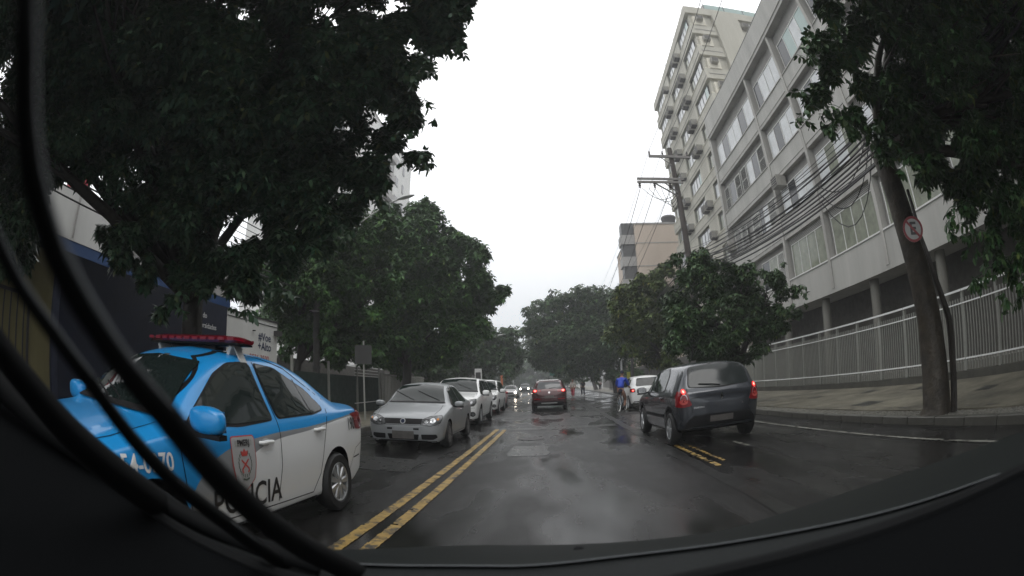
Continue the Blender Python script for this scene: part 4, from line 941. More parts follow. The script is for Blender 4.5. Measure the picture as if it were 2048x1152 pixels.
# ------------------------------------------------------------------ tan building farther off
ob_ = thing('tan_building', 'plain tan building with two dark water tanks on its roof, beyond the tower', 'building', (16, 68, 0))
MB().box(11.6, 26, 62, 80, 0, 21.5).build('wall', MT['orange'], ob_, world=True)
for z in (9.6, 12.7, 15.8, 18.9): MB().box(11.58, 26, 61.95, 61.998, z, z+.10).build('band', MT['greyslab'], ob_, world=True)
MB().box(11.5, 26.1, 61.9, 80.1, 21.502, 21.7).build('coping', MT['greyslab'], ob_, world=True)
for k in range(6):
    z = 4.2+2.95*k; MB().box(9.7, 11.598, 62.4, 64.6, z, z+1.25).build('balcony', MT['greyslab'], ob_, world=True); MB().box(9.9, 11.598, 62.6, 64.4, z+1.252, z+2.948).build('balcony_glass', MT['frame_d'], ob_, world=True)
for x in (17.2, 20.3):
    t = MB().lathe([(.85, 21.7), (1.05, 23.0), (1.15, 23.1), (1.0, 23.35), (.2, 23.5)], 18, Matrix.Translation((x, 64.5, 0))).build('water_tank', MT['ac_dark'], ob_, world=True, smooth=True)
# ------------------------------------------------------------------ white building behind the left trees
wb_ = thing('white_building', 'tall white building showing above the left trees behind the street lamp', 'building', (-28, 60, 0))
MB().box(-38, -20.9, 50, 70, 0, 35).build('wall', MT['white_wall'], wb_, world=True)
MB().box(-38.1, -20.8, 49.9, 70.1, 35.002, 35.25).build('coping', MT['greyslab'], wb_, world=True)
for k in range(9):
    z = 8+2.95*k
    MB().box(-20.898, -20.1, 57.0, 60.2, z-.2, z+.75).build('balcony', MT['greyslab'], wb_, world=True); MB().box(-20.898, -20.84, 57.2, 60.0, z+.752, z+2.3).build('balcony_door', MT['ac_dark'], wb_, world=True)
    for (a, b) in ((62.0, 63.4), (65.5, 66.3)):
        f = MB().box(-20.897, -20.84, a, b, z+.6, z+2.0).build('window', MT['frame_d'], wb_, world=True); MB().box(-20.838, -20.83, a+.08, b-.08, z+.68, z+1.92).build('pane', MT['pane_dark'], f, world=True)
    for a in (-26, -30, -34): MB().box(a, a+1.6, 49.94, 49.998, z+.6, z+1.9).build('window', MT['pane_dark'], wb_, world=True)
MB().box(-20.86, -20.80, 60.6, 61.0, 4, 34.9).build('downpipe', MT['greyslab'], wb_, world=True)

# ------------------------------------------------------------------ left shops and walls
sp_ = thing('shop_wall', 'low navy and white shop wall with lettering behind the police car', 'building', (-9.5, 9, 0))
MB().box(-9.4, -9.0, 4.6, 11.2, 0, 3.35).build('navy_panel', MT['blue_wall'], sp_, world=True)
MB().box(-9.4, -8.99, 11.205, 14.25, 0, 3.28).build('white_panel', MT['white_wall'], sp_, world=True)
MB().box(-9.4, -8.96, 11.2, 14.3, 3.282, 3.33).build('coping', MT['ac_dark'], sp_, world=True)
MB().box(-8.988, -8.975, 11.205, 14.25, 3.13, 3.15).build('cable_duct', MT['black'], sp_, world=True)
MB().box(-13, -9.0, 14.0, 14.252, 0, 3.2).build('side_wall', MT['white_wall'], sp_, world=True) if False else None
MB().box(-8.98, -8.75, 14.0, 14.22, 2.85, 3.02).build('wall_lamp', MT['ac_dark'], sp_, world=True)
MB().box(-8.985, -8.88, 12.65, 12.70, 2.85, 2.88).build('hook', MT['black'], sp_, world=True)
wx = -8.985; ux = (0, 1, 0); uz = (0, 0, 1)
wall_text('#Voe', .36, (wx, 13.42, 2.72), ux, uz, MT['text_blue'], sp_, bold=.02); wall_text('+Alto', .36, (wx, 13.42, 2.42), ux, uz, MT['text_blue'], sp_, bold=.02)
wall_text('2536-3500', .28, (wx, 13.1, 2.03), ux, uz, MT['text_red'], sp_)
wall_text('ere che do', .20, (-8.995, 9.75, 2.95), ux, uz, MT['text_white'], sp_); wall_text('s nas universidades', .20, (-8.995, 9.9, 2.68), ux, uz, MT['text_white'], sp_)
sb = thing('shop_building', 'white-fronted shop building with a blue stripe, glimpsed through the big dark tree', 'building', (-14, 8, 0))
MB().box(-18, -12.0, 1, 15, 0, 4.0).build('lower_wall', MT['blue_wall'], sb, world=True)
MB().box(-18, -11.9, 1, 15, 4.002, 4.32).build('blue_stripe', mat('blue_stripe', (.02, .06, .17), .5), sb, world=True)
MB().box(-18, -11.88, 1, 8.6, 4.322, 5.6).build('white_fascia', MT['white_wall'], sb, world=True)
MB().box(-18, -11.88, 8.605, 15, 4.322, 5.5).build('grey_fascia', MT['greyslab'], sb, world=True)
for y in (2.2, 4.4, 6.2): MB().box(-11.879, -11.8, y, y+.05, 4.4, 5.6).build('fascia_rib', MT['greyslab'], sb, world=True)
for y in (4.6, 5.9): MB().box(-12.6, -12.2, y, y+.8, 5.602, 6.2).build('red_box', MT['red_cloth'], sb, world=True)
yw = thing('ochre_wall', 'ochre wall with a barred gate at the far left edge', 'wall', (-9, 2, 0))
MB().box(-9.2, -8.8, -4, 4.25, 0, 3.2).build('wall', MT['yellow_wall'], yw, world=True)
gt = MB().box(-8.79, -8.74, 1.6, 3.6, 2.25, 2.31).box(-8.79, -8.74, 1.6, 1.66, .2, 2.25).box(-8.79, -8.74, 3.54, 3.6, .2, 2.25).build('gate_frame', MT['ac_dark'], yw, world=True)
for k in range(9): MB().box(-8.78, -8.75, 1.82+.2*k, 1.85+.2*k, .2, 2.25).build('gate_bar', MT['ac_dark'], gt, world=True)

# left fence with netting, gate slats
lf = thing('mesh_fence', 'dark green meshed fence with pale top rails behind the silver car', 'fence', (-8.5, 20, 0))
MB().box(-8.55, -8.50, 14.4, 23.4, .14, 1.75).build('green_netting', mat('green_netting', (.012, .028, .022), .7, var=.2), lf, world=True)
for z in (1.78, 1.9, 2.05, 2.2): MB().bar((-8.45, 20.2 if z < 2.1 else 19.4, z), (-8.45, 23.2, z), .03, .025).build('rail', MT['rail'], lf, world=True)
for y in (14.4, 17.4, 20.4, 23.4): MB().box(-8.5, -8.42, y, y+.08, .14, 2.25).build('post', MT['bars'], lf, world=True)
MB().bar((-8.4, 20.0, .55), (-8.4, 23, .6), .03, .03).build('low_rail', MT['rail'], lf, world=True)
lg = thing('bar_fence', 'fence of pale upright bars left of the white crossovers', 'fence', (-8.5, 26, 0))
for k in range(36): MB().box(-8.5, -8.46, 23.9+k*.24, 23.94+k*.24, .14, 2.0).build('bar', MT['bars'], lg, world=True)
for z in (.4, 1.9): MB().box(-8.456, -8.43, 23.7, 32.6, z, z+.05).build('rail', MT['bars'], lg, world=True)
bw = thing('boundary_wall', 'dark boundary wall far behind the left street trees', 'wall', (-12, 30, 0))
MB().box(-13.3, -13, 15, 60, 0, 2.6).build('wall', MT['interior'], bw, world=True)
bw2 = thing('boundary_wall', 'dark house front behind the trees beyond the bar fence', 'wall', (-11, 50, 0))
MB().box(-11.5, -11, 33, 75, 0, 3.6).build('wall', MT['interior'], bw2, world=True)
MB().box(-11.0, -10.96, 35, 37, .1, 2.3).build('door', MT['ac_dark'], bw2, world=True)
gs = thing('street_sign', 'grey square sign seen from behind on a thin post left of the silver car', 'sign', (-6.35, 16, .14))
MB().tube([(0, 0, 0), (0, 0, 2.75)], .03, 8).build('post', MT['bars'], gs); MB().box(-.32, .32, -.055, -.035, 1.95, 2.6).build('plate', MT['sign_grey'], gs)
to = thing('totem_sign', 'pale upright totem sign standing beside the left kerb', 'sign', (-5.9, 40, .1))
MB().box(-.28, .28, -.08, .08, 0, 2.7).build('panel', MT['totem'], to); MB().box(-.2, .2, -.09, -.082, 1.5, 2.4).build('poster', MT['sign_grey'], to); MB().box(-.35, .35, -.15, .15, 0, .25).build('base', MT['greyslab'], to)

# ------------------------------------------------------------------ right fence
fx = 10.85
rf = thing('metal_fence', 'long grey bar fence with bright white rails along the right pavement', 'fence', (fx, 15, .14))
def zt(y): return 2.42
FY0, FY1 = -1.0, 34.0
MB().box(fx-.10, fx+.12, FY0, FY1, .1, .34).build('footing', MT['kerb'], rf, world=True)
for z, w in ((2.42, .055), (2.08, .035), (.66, .04)):
    y = FY0
    while y < FY1:
        MB().bar((fx-.02, y+.01, z), (fx-.02, min(y+2.98, FY1), z), w, w).build('rail', MT['rail'], rf, world=True); y += 3.0
pm = None; y = FY0
while y <= FY1+.01:
    if pm is None: pm = MB().box(fx-.02, fx+.07, y-.045, y+.045, .3, 2.39).build('post', MT['bars'], rf, world=True)
    else:
        o = pm.copy(); COL.objects.link(o); o.location.y = y-FY0
    y += 1.5
bmn = None; y = FY0+.15
while y < FY1:
    if abs(((y-FY0)/1.5) % 1-.0) > .04:
        if bmn is None: bmn = MB().box(fx-.012, fx+.014, y-.02, y+.02, .36, 2.22).build('bar', MT['bars'], rf, world=True); yb = y
        else: o = bmn.copy(); COL.objects.link(o); o.location.y = y-yb
    y += .1255
# hedge/planting and hidden forecourt behind fence

# ------------------------------------------------------------------ trees
def rosette(nl=6, seed=0, droop=.5, wid=.36):
    r = np.random.default_rng(seed); V = []; F = []
    for k in range(nl):
        a = 2*pi*k/nl+r.uniform(-.3, .3); l = r.uniform(.75, 1.15); el = -droop+r.uniform(-.35, .45)
        d = np.array([cos(a)*cos(el), sin(a)*cos(el), sin(el)]); sde = np.array([-sin(a), cos(a), 0]); up = np.cross(d, sde)*-1
        w = wid*l*.5; b = len(V)
        V += [d*.08, d*l*.5+sde*w+up*.05, d*l+np.array([0, 0, -.14]), d*l*.5-sde*w+up*.05]
        F += [(b, b+1, b+2), (b, b+2, b+3)]
    return np.array(V), np.array(F)
ROS = [rosette(6, i, .35+.12*i, .42) for i in range(4)]
def leaves_mesh(name, blobs, Lf, k, m, parent, nmax=60000, droop=0):
    """blobs: (centre, radius, squash). Leaf rosettes fill an uneven shell and the inside of each lobe."""
    P = []; 
    for (c, r, q) in blobs:
        n = int(k*(r/Lf)**2)
        sub = max(3, int(8*min(r, 2.2)))                       # lobes broken into smaller clumps
        cs = rng.normal(size=(sub, 3)); cs /= np.linalg.norm(cs, axis=1)[:, None]; cs *= (r*rng.uniform(.45, .95, (sub, 1)))
        idx = rng.integers(0, sub, n); d = rng.normal(size=(n, 3)); d /= np.linalg.norm(d, axis=1)[:, None]
        p = cs[idx]+d*(r*.42*rng.uniform(.35, 1.0, (n, 1))**.6)
        p[:, 2] *= q; P.append(p+np.array(c))
    P = np.concatenate(P); n = len(P)
    Vs = []; Fs = []; off = 0
    for j in range(4):
        Pj = P[j::4]; nj = len(Pj); RV, RF = ROS[j]
        a = rng.uniform(0, 2*pi, nj); t1 = rng.normal(0, .35, nj); t2 = rng.normal(0, .35, nj); s = Lf*rng.uniform(.7, 1.3, nj)
        ca, sa = np.cos(a), np.sin(a)
        V = RV[None]*s[:, None, None]
        x = V[..., 0]*ca[:, None]-V[..., 1]*sa[:, None]; y = V[..., 0]*sa[:, None]+V[..., 1]*ca[:, None]; z = V[..., 2]+x*t1[:, None]+y*t2[:, None]
        V = np.stack([x, y, z], -1)+Pj[:, None]
        F = RF[None]+(np.arange(nj)*len(RV))[:, None, None]+off
        Vs.append(V.reshape(-1, 3)); Fs.append(F.reshape(-1, 3)); off += nj*len(RV)
    V = np.concatenate(Vs); F = np.concatenate(Fs)
    if parent: V = V-np.array(parent.location)
    me = bpy.data.meshes.new(name); me.vertices.add(len(V)); me.vertices.foreach_set('co', V.astype(np.float32).ravel())
    me.loops.add(F.size); me.loops.foreach_set('vertex_index', F.astype(np.int32).ravel()); me.polygons.add(len(F))
    me.polygons.foreach_set('loop_start', np.arange(0, F.size, 3, dtype=np.int32)); me.update(calc_edges=True)
    me.materials.append(m); o = link(name, me, parent); return tag(o, kind='stuff')
NTRI = 0
def tree(label, base, blobs, Lf, k, leaf, trunk_r=.2, bark='bark', fork=None, group=None, limbs=8, lean=None):
    t = thing('street_tree', label, 'tree', base, 0, group)
    cen = sum((Vector(b[0])*b[1] for b in blobs), Vector())/sum(b[1] for b in blobs)
    base = Vector(base); fk = fork or Vector((base.x*.85+cen.x*.15, base.y*.85+cen.y*.15, min(2.6, cen.z*.45)))
    fk = Vector(fk)
    pts = [base+Vector((0, 0, -.05)), base+Vector((0, 0, .12)), base.lerp(fk, .35)+Vector((random.uniform(-.06, .06), 0, 0)), base.lerp(fk, .7)+Vector((random.uniform(-.05, .05), .03, 0)), fk]
    mb = MB().tube(pts, [trunk_r*1.6, trunk_r*1.2, trunk_r, trunk_r*.88, trunk_r*.8], 14)
    mb.build('trunk', MT[bark], t, world=True, smooth=True, ang=80)
    bl = sorted(blobs, key=lambda b: -b[1])[:limbs]
    for b in bl:
        c = Vector(b[0]); m1 = fk.lerp(c, .35)+Vector((random.uniform(-.15, .15), random.uniform(-.15, .15), .15)); m2 = fk.lerp(c, .7)+Vector((random.uniform(-.2, .2), random.uniform(-.2, .2), .12))
        mb = MB().tube([fk-Vector((0, 0, .15)), m1, m2, c], [trunk_r*.55, trunk_r*.4, trunk_r*.26, trunk_r*.1], 8)
        for _ in range(5):
            s = m1.lerp(c, random.random()); e2 = c+Vector([random.gauss(0, 1) for _ in range(3)]).normalized()*b[1]*.8; mb.tube([s, s.lerp(e2, .5)+Vector((0, 0, .08)), e2], [trunk_r*.14, trunk_r*.09, trunk_r*.03], 5)
        mb.build('limb', MT[bark], t, world=True, smooth=True, ang=80)
    leaves_mesh('crown', [(tuple(b[0]), b[1], .85) for b in blobs], Lf, k, MT[leaf], t)
    return t
def blobs(lst, dist, jit=.0):
    return [(at(x, y, d if (d := (l[0] if l else dist)) else dist), r) for (x, y, r, *l) in lst]
# loose twigs with drooping leaves at the crown's rim, each its own piece
def twig_mesh(Lf, m, seed):
    r = np.random.default_rng(seed); mb = MB(); n = 5
    pts = [Vector((0, 0, 0)), Vector((.10, .02, -.03)), Vector((.20, .03, -.10))]
    for j in range(n):
        p = Vector((0, 0, 0)).lerp(pts[-1], (j+.6)/n)
        for k in range(3):
            a = r.uniform(0, 2*pi); el = -radians(r.uniform(25, 80)); l = Lf*r.uniform(.8, 1.2); d = Vector((cos(a)*cos(el), sin(a)*cos(el), sin(el))); s = Vector((-sin(a), cos(a), 0)); w = l*.2
            mb.add([p+d*.02, p+d*l*.35+s*w, p+d*l*.75+s*w*.85, p+d*l, p+d*l*.75-s*w*.85, p+d*l*.35-s*w], [(0, 1, 2, 3), (0, 3, 4, 5)])
    mb.tube(pts, [.006, .005, .003], 4)
    me = mb.build('leafy_twig', m); return me
def twigs(t, spots, Lf, leaf):
    base = []
    for s in range(4):
        o = twig_mesh(Lf, MT[leaf], s+3); base.append(o)
    used = set()
    for i, p in enumerate(spots):
        j = i % 4
        o = base[j] if j not in used else base[j].copy()
        if j in used: COL.objects.link(o)
        used.add(j); o.parent = t; o.location = Vector(p)-Vector(t.location); o.rotation_euler = (random.uniform(-.5, .5), random.uniform(-.5, .5), random.uniform(0, 6.28)); s = random.uniform(.8, 1.25); o.scale = (s, s, s)

A = blobs([(860, 25, .75), (780, 110, .9), (805, 212, .5), (712, 300, .74), (650, 385, .85), (575, 475, .75), (490, 530, .7), (620, 150, 1.5), (450, 90, 1.6), (300, 60, 1.7), (140, 70, 1.6),
    (500, 300, 1.45), (340, 240, 1.6), (190, 260, 1.15, 8.5), (400, 440, 1.0), (440, 560, .45), (60, 200, 1.6), (40, 330, 1.1), (90, 330, .6), (330, 400, .75), (255, 500, .5), (300, 560, .35), (215, 470, .35), (30, 430, .9), (60, 400, .5), (385, 530, .55), (270, 450, .5), (280, 520, .25), (330, 610, .28), (835, 312, .24), (905, 22, .5), (905, 70, .22), (700, -120, 1.5), (540, -50, 1.1), (610, -40, 1.0), (460, -60, 1.0), (30, -40, 1.2), (480, -200, 1.8), (200, -150, 1.8, 8), (-100, 60, 1.6, 8), (820, -80, 1.0),
    (640, 500, .35), (735, 365, .28), (760, 160, .9, 10.5), (600, 330, 1.3, 10.5), (400, 300, 1.6, 11)], 9.0)
t1 = tree('huge dark tree over the police car and shop wall, filling the upper left', (-7.35, 7.6, .14), A, .155, 34, 'leafA', .30, 'bark', Vector((-7.2, 7.6, 3.0)), limbs=14)
sp1 = []
for (x0, y0, x1, y1) in ((905, 10, 940, 30), (835, 60, 925, 95), (790, 120, 850, 160), (800, 190, 870, 260), (815, 300, 865, 325), (700, 350, 780, 400), (640, 420, 700, 470), (540, 540, 590, 600), (350, 560, 520, 620), (220, 380, 330, 560)):
    for _ in range(11): sp1.append(at(random.uniform(x0, x1), random.uniform(y0, y1), random.uniform(8.4, 9.3)))
twigs(t1, sp1, .15, 'leafA')

Bm = blobs([(620, 520, 1.5), (690, 480, 1.5), (745, 455, 1.1), (600, 600, 1.6), (680, 560, 1.6), (740, 600, 1.4), (650, 655, 1.2), (720, 670, 1.2), (560, 560, 1.3), (590, 680, .9), (740, 520, 1.5, 22), (640, 600, .8, 18.3), (598, 560, .9, 18.4), (655, 690, .55, 18.2), (690, 475, .5, 18.3), (660, 525, .6, 18.3), (640, 590, 1.8, 22), (660, 690, 1.2, 22), (740, 690, 1.3, 23), (600, 650, 1.4, 23), (700, 640, 1.6, 23)], 20.5)
tree('green tree behind the utility pole, left of the silver car', (-10.2, 17.5, .14), Bm, .21, 24, 'leafB', .2, group=None)
Bc = blobs([(850, 440, 1.3), (800, 430, 1.3), (870, 500, 2.0), (790, 500, 2.0), (925, 520, 1.3), (960, 570, 1.3), (985, 600, .8), (900, 590, 2.0), (820, 590, 2.0), (930, 640, 1.3), (860, 670, 1.7), (790, 670, 1.7), (948, 492, .8), (1005, 575, .4), (560, 620, 1.5, 30), (850, 560, 2.3, 28), (800, 700, 1.5, 28), (850, 710, 1.3, 29), (760, 690, 1.6, 28), (845, 405, .4), (905, 470, 1.0), (890, 700, .9)], 25.5)
tree('tall bright green tree overhanging the white crossovers', (-7.6, 25.2, .14), Bc, .24, 24, 'leafB', .26)
Bl = blobs([(880, 700, 2.2), (920, 680, 2.4), (965, 690, 2.3), (1000, 690, 2.2), (1020, 668, 1.0), (945, 655, 1.6), (1010, 720, 1.7), (960, 725, 1.7), (900, 735, 1.7), (1032, 700, .9), (850, 720, 2.2, 38)], 46)
tree('hazy tree behind the curved lamp on the left', (-9.2, 45, .14), Bl, .34, 17, 'leafD', .3)
Bl2 = blobs([(955, 710, 3.0), (1000, 725, 3.0), (1020, 700, 2.5), (900, 715, 3.0), (985, 690, 2.6), (1028, 730, 1.6)], 66)
tree('dark street tree just left of the oncoming car', (-9.5, 64, .14), Bl2, .42, 11, 'leafD', .3)
Fc = blobs([(x, y, 4.5) for x, y in ((985, 752), (1010, 748), (1035, 745), (1060, 748), (1085, 742), (1110, 738), (1130, 745), (1000, 765), (1045, 765), (1090, 763), (960, 755))], 125)
tree('pale hazy trees closing the end of the street', (-2, 128, .14), Fc, .8, 10, 'leafF', .4)
Fr = blobs([(1085, 635, 2.0), (1125, 618, 2.0), (1165, 610, 2.2), (1205, 605, 2.2), (1100, 680, 2.6), (1150, 670, 3.0), (1205, 670, 3.0), (1240, 640, 2.0), (1085, 715, 1.7), (1130, 715, 2.2), (1180, 715, 2.2), (1065, 655, 1.1), (1062, 630, .5), (1230, 700, 2.0), (1200, 640, 3, 55), (1250, 680, 2, 46), (1225, 620, 2), (1205, 742, 1.3), (1235, 738, 1.3), (1165, 746, 1.2), (1262, 742, 1.2, 44), (1130, 750, 1.0, 60)], 50)
tree('dark hazy tree on the right above the maroon SUV', (5.7+.8, 50, .14), Fr, .34, 18, 'leafD', .3)
Fr3 = blobs([(1075, 690, 2.6), (1105, 690, 3.5), (1140, 700, 3.5), (1165, 680, 3.5)], 82)
tree('far street tree past the dark hazy one on the right', (7.0, 80, .14), Fr3, .5, 11, 'leafD', .3)
Fo = blobs([(1290, 590, 1.4), (1330, 565, 1.0), (1262, 580, .9), (1320, 620, 1.7), (1275, 640, 1.4), (1355, 650, 1.5), (1300, 680, 1.3), (1350, 710, 1.2), (1262, 690, .9), (1325, 540, .5), (1250, 615, 1.1), (1300, 640, 1.6), (1245, 660, 1.1), (1345, 600, 1.3), (1280, 555, .6), (1300, 700, 1.5, 33), (1260, 640, 1.5, 33)], 30)
tree('olive-green tree behind the cyclist', (7.0, 29.5, .14), Fo, .24, 22, 'leafC', .2)
Fd = blobs([(1375, 540, .75), (1350, 520, .3), (1425, 545, 1.0), (1480, 575, 1.0), (1535, 590, .85), (1390, 605, 1.2), (1455, 640, 1.3), (1525, 645, .95), (1575, 615, .5), (1590, 580, .28), (1380, 680, 1.2), (1440, 700, 1.0), (1500, 690, .7), (1555, 660, .5), (1410, 520, .5), (1340, 640, .8), (1530, 550, .35), (1470, 530, .4)], 17.5)
td = tree('dense dark green tree behind the graphite hatchback', (6.75, 16.6, .14), Fd, .165, 19, 'leafD', .17)
twigs(td, [at(random.uniform(a, b), random.uniform(c, d), 16.7) for (a, b, c, d) in ((1345, 1375, 505, 540), (1500, 1560, 525, 560), (1580, 1612, 565, 620)) for _ in range(8)], .17, 'leafD')
Rn = blobs([(1690, 70, .62), (1650, 165, .40), (1640, 100, .35), (1770, 60, .95), (1890, 60, 1.2), (2010, 60, 1.3), (1760, 165, .62), (1850, 190, .85), (1975, 210, 1.1), (1705, 215, .30), (1790, 270, .42), (1900, 320, .62), (2000, 350, .8), (1965, 465, .42), (2040, 480, .5), (1935, 420, .30), (1800, -90, 1.2), (1950, -150, 1.5), (2150, 150, 1.6), (2200, 400, 1.2), (1840, 340, .28), (1990, 250, 1.3, 9), (1630, 190, .25), (1900, 120, 1.3, 9), (2010, 540, .3)], 7.6)
tr = tree('leaning tree at the right kerb carrying the no-parking sign', (6.36, 5.5, .14), Rn, .14, 20, 'leafE', .26, 'bark_o', at(1755, 290, 8.75), limbs=10)
MB().tube([(6.34, 4.98, .14), (6.28, 5.03, 1.6), at(1872, 560, 7.7), at(1840, 470, 7.75), at(1815, 380, 8.1)], [.075, .07, .05, .04, .03], 8).build('side_stem', MT['bark'], tr, world=True, smooth=True)
sp2 = []
for (x0, y0, x1, y1) in ((1590, 60, 1640, 120), (1600, 170, 1660, 240), (1640, 230, 1700, 265), (1690, 240, 1760, 270), (1800, 290, 1880, 370), (1900, 400, 1960, 470), (1905, 480, 1990, 560), (1990, 540, 2048, 600), (1750, 260, 1800, 320)):
    for _ in range(11): sp2.append(at(random.uniform(x0, x1), random.uniform(y0, y1), random.uniform(7.0, 7.8)))
twigs(tr, sp2, .14, 'leafE')
# foliage over and behind us, outside the picture, as the same street trees continue
Rb = [(Vector((8.2, .5, 6.6)), 2.2), (Vector((6.0, -3, 7.2)), 2.4), (Vector((9.8, 3.2, 6.2)), 1.8), (Vector((9.2, -3, 6.5)), 2.4)]
tree('street tree beside us on the right pavement', (7.0, -2.5, .14), Rb, .3, 10, 'leafE', .22)
Lb_ = [(Vector((-6.5, -1, 6.6)), 2.4), (Vector((-5, -4.5, 7)), 2.4), (Vector((-9, -3, 6.5)), 2.4), (Vector((-8, 1.8, 7.5)), 1.8)]
tree('street tree beside us on the left pavement', (-7.0, -3.0, .14), Lb_, .3, 10, 'leafA', .25)

# no-parking sign on the leaning tree
sc0 = at(1826, 458, 7.55); ns = thing('no_parking_sign', 'round red-ringed no-parking sign with a struck-out E on the leaning tree', 'sign', tuple(sc0))
d_ = (Vector((0, 0, CAM_H))-sc0).normalized(); d_ = (d_+Vector((.25, -.1, .28))).normalized()
xa = d_.cross(Vector((.12, 0, 1))).normalized()*-1; ya = d_.cross(xa); 
if ya.z < 0: ya = -ya; xa = -xa if (xa.cross(ya)).dot(d_) < 0 else xa
rotm = Matrix((xa, ya, d_)).transposed().to_4x4()
def flat(mb, name, m, dz, par=ns):
    mb.v = [tuple(rotm @ Vector((v[0], v[1], v[2]+dz))) for v in mb.v]; return mb.build(name, MT[m], par)
R0 = .20
pm_ = flat(MB().lathe([(.001, -.004), (R0, -.004), (R0, .0), (.001, .0)], 32), 'plate', 'sign_white', 0)
ring = MB(); vs = []; n = 36
for k in range(n):
    a = 2*pi*k/n; vs += [(R0*cos(a), R0*sin(a), 0), (R0*.80*cos(a), R0*.80*sin(a), 0)]
flat(ring.add(vs, [(2*k, (2*k+2) % (2*n), (2*k+3) % (2*n), 2*k+1) for k in range(n)]), 'red_ring', 'sign_red', .003, pm_)
tv, tf = text_mesh('E', .27, .03); flat(MB().add([(x, y, 0) for x, y in tv], tf), 'letter', 'text_black', .005, pm_)
s_ = R0*.60; w_ = .014; flat(MB().add([(-s_-w_, s_-w_, 0), (-s_+w_, s_+w_, 0), (s_+w_, -s_+w_, 0), (s_-w_, -s_-w_, 0)], [(0, 1, 2, 3)]), 'red_slash', 'sign_red', .007, pm_)
flat(MB().box(-.02, .02, -.15, .15, -.06, -.008), 'bracket', 'bars', 0, pm_)

# ------------------------------------------------------------------ poles, wires, lamps
def catenary(a, b, sag, n=10):
    a = Vector(a); b = Vector(b); return [a.lerp(b, i/n)-Vector((0, 0, sag*4*(i/n)*(1-i/n))) for i in range(n+1)]
up_ = thing('utility_pole', 'dark wooden utility pole with two crossarms in front of the tower', 'pole', (6.35, 20.2, .14))
PB = Vector((6.35, 20.2, .14)); PT_ = Vector((6.08, 20.6, 11.85))
MB().tube([PB, PB.lerp(PT_, .5), PT_], [.17, .15, .12], 14).build('post', MT['wood'], up_, world=True, smooth=True)
c1 = PB.lerp(PT_, .955); c2 = PB.lerp(PT_, .845)
MB().bar(c1+Vector((-1.15, -.15, .02)), c1+Vector((.95, -.15, .0)), .09, .12).build('crossarm', MT['woodarm'], up_, world=True)
MB().bar(c2+Vector((-1.9, -.12, .14)), c2+Vector((.35, -.12, .12)), .08, .10).bar(c2+Vector((-1.95, -.30, -.10)), c2+Vector((.25, -.30, -.12)), .08, .10).build('crossarm', MT['woodarm'], up_, world=True)
for a_, b_2, w_2 in ((c2+Vector((-1.1, -.2, -.12)), c2+Vector((-.05, -.12, -.72)), .05), (c2+Vector((-.6, -.2, -.12)), c2+Vector((-.02, -.12, -.55)), .04), (c1+Vector((-.6, -.15, -.03)), c1+Vector((0, -.1, -.45)), .03)): MB().bar(a_, b_2, w_2, w_2).build('brace', MT['woodarm'], up_, world=True)
ins = []
for dx in (-1.1, -.45, .8): MB().lathe([(.02, 0), (.05, .02), (.03, .08), (.055, .11), (.03, .17), (.04, .22), (.01, .24)], 10, Matrix.Translation(c1+Vector((dx, -.15, .07)))).build('insulator', MT['ceramic'], up_, world=True)
for dx in (-1.85, -1.15, -.4): MB().lathe([(.02, 0), (.07, -.04), (.03, -.08), (.075, -.13), (.03, -.17), (.06, -.22), (.01, -.25)], 10, Matrix.Translation(c2+Vector((dx, -.30, -.15)))).build('insulator', MT['ceramic'], up_, world=True)
for k in range(5):
    a = c2+Vector((-1.75+.3*k, -.3, -.4)); MB().tube(catenary(a, c2+Vector((-.1, -.15, -.55-.1*k)), .45+.06*k, 8), .013, 5).build('jumper_cable', MT['cable'], up_, world=True)
def wire(label, a, b, sag, r, m='cable', group=None, name='overhead_cable', n=12):
    o = MB().tube([p for p in catenary(a, b, sag, n)], r, 5).build(name, MT[m]); return tag(o, label, 'cable', group)
G1 = 'thick cable bundle crossing in front of the grey block'
tp = Vector((6.15, 6.1, 4.95)); up2 = Vector((6.25, 20.0, 6.1))
for k in range(16):
    dz = -.42+.065*k+random.uniform(-.03, .03); dx = random.uniform(-.12, .18)
    pts = catenary(tp+Vector((dx, 0, dz)), up2+Vector((dx*.5, 0, dz*1.25-.1)), .30+random.uniform(-.12, .15), 12)
    st = catenary(Vector((6.2+dx, -14, 5.6+dz)), tp+Vector((dx, 0, dz)), .2, 6); pts = st[:-1]+pts
    e_ = catenary(pts[-1], Vector((6.35, 52, 6.3+dz)), .7, 8); pts += e_[1:]
    tag(MB().tube(pts, random.choice((.009, .012, .016, .022)), 5).build('overhead_cable', MT['cable']), 'black overhead cable running along the right side past the leaning tree', 'cable', G1)
for k in range(3):
    a = tp+Vector((.05, .2, .3-.2*k)); tag(MB().tube(catenary(a, a+Vector((0, 2.4, -.15)), .55+.2*k, 8), .012, 5).build('slack_cable', MT['cable']), ('shallowest and highest of the three slack cable loops beside the leaning trunk', 'middle of the three slack cable loops beside the leaning trunk', 'deepest and lowest of the three slack cable loops beside the leaning trunk')[k], 'cable', 'slack cable loops')
G2 = 'thin wires from the pole top'
for i, dx in enumerate((-1.1, -.45, .8)):
    p = c1+Vector((dx, -.15, .3)); tag(MB().tube(catenary(Vector((5.6+dx, -14, 12.3)), p, .7, 10)+catenary(p, Vector((6.3+dx, 70, 12.0)), 1.2, 10)[1:], .010, 4).build('overhead_wire', MT['cable_g']), ('thin high wire over the left end of the upper crossarm', 'thin high wire on the middle insulator of the upper crossarm', 'thin high wire over the right end of the upper crossarm')[i], 'cable', G2)
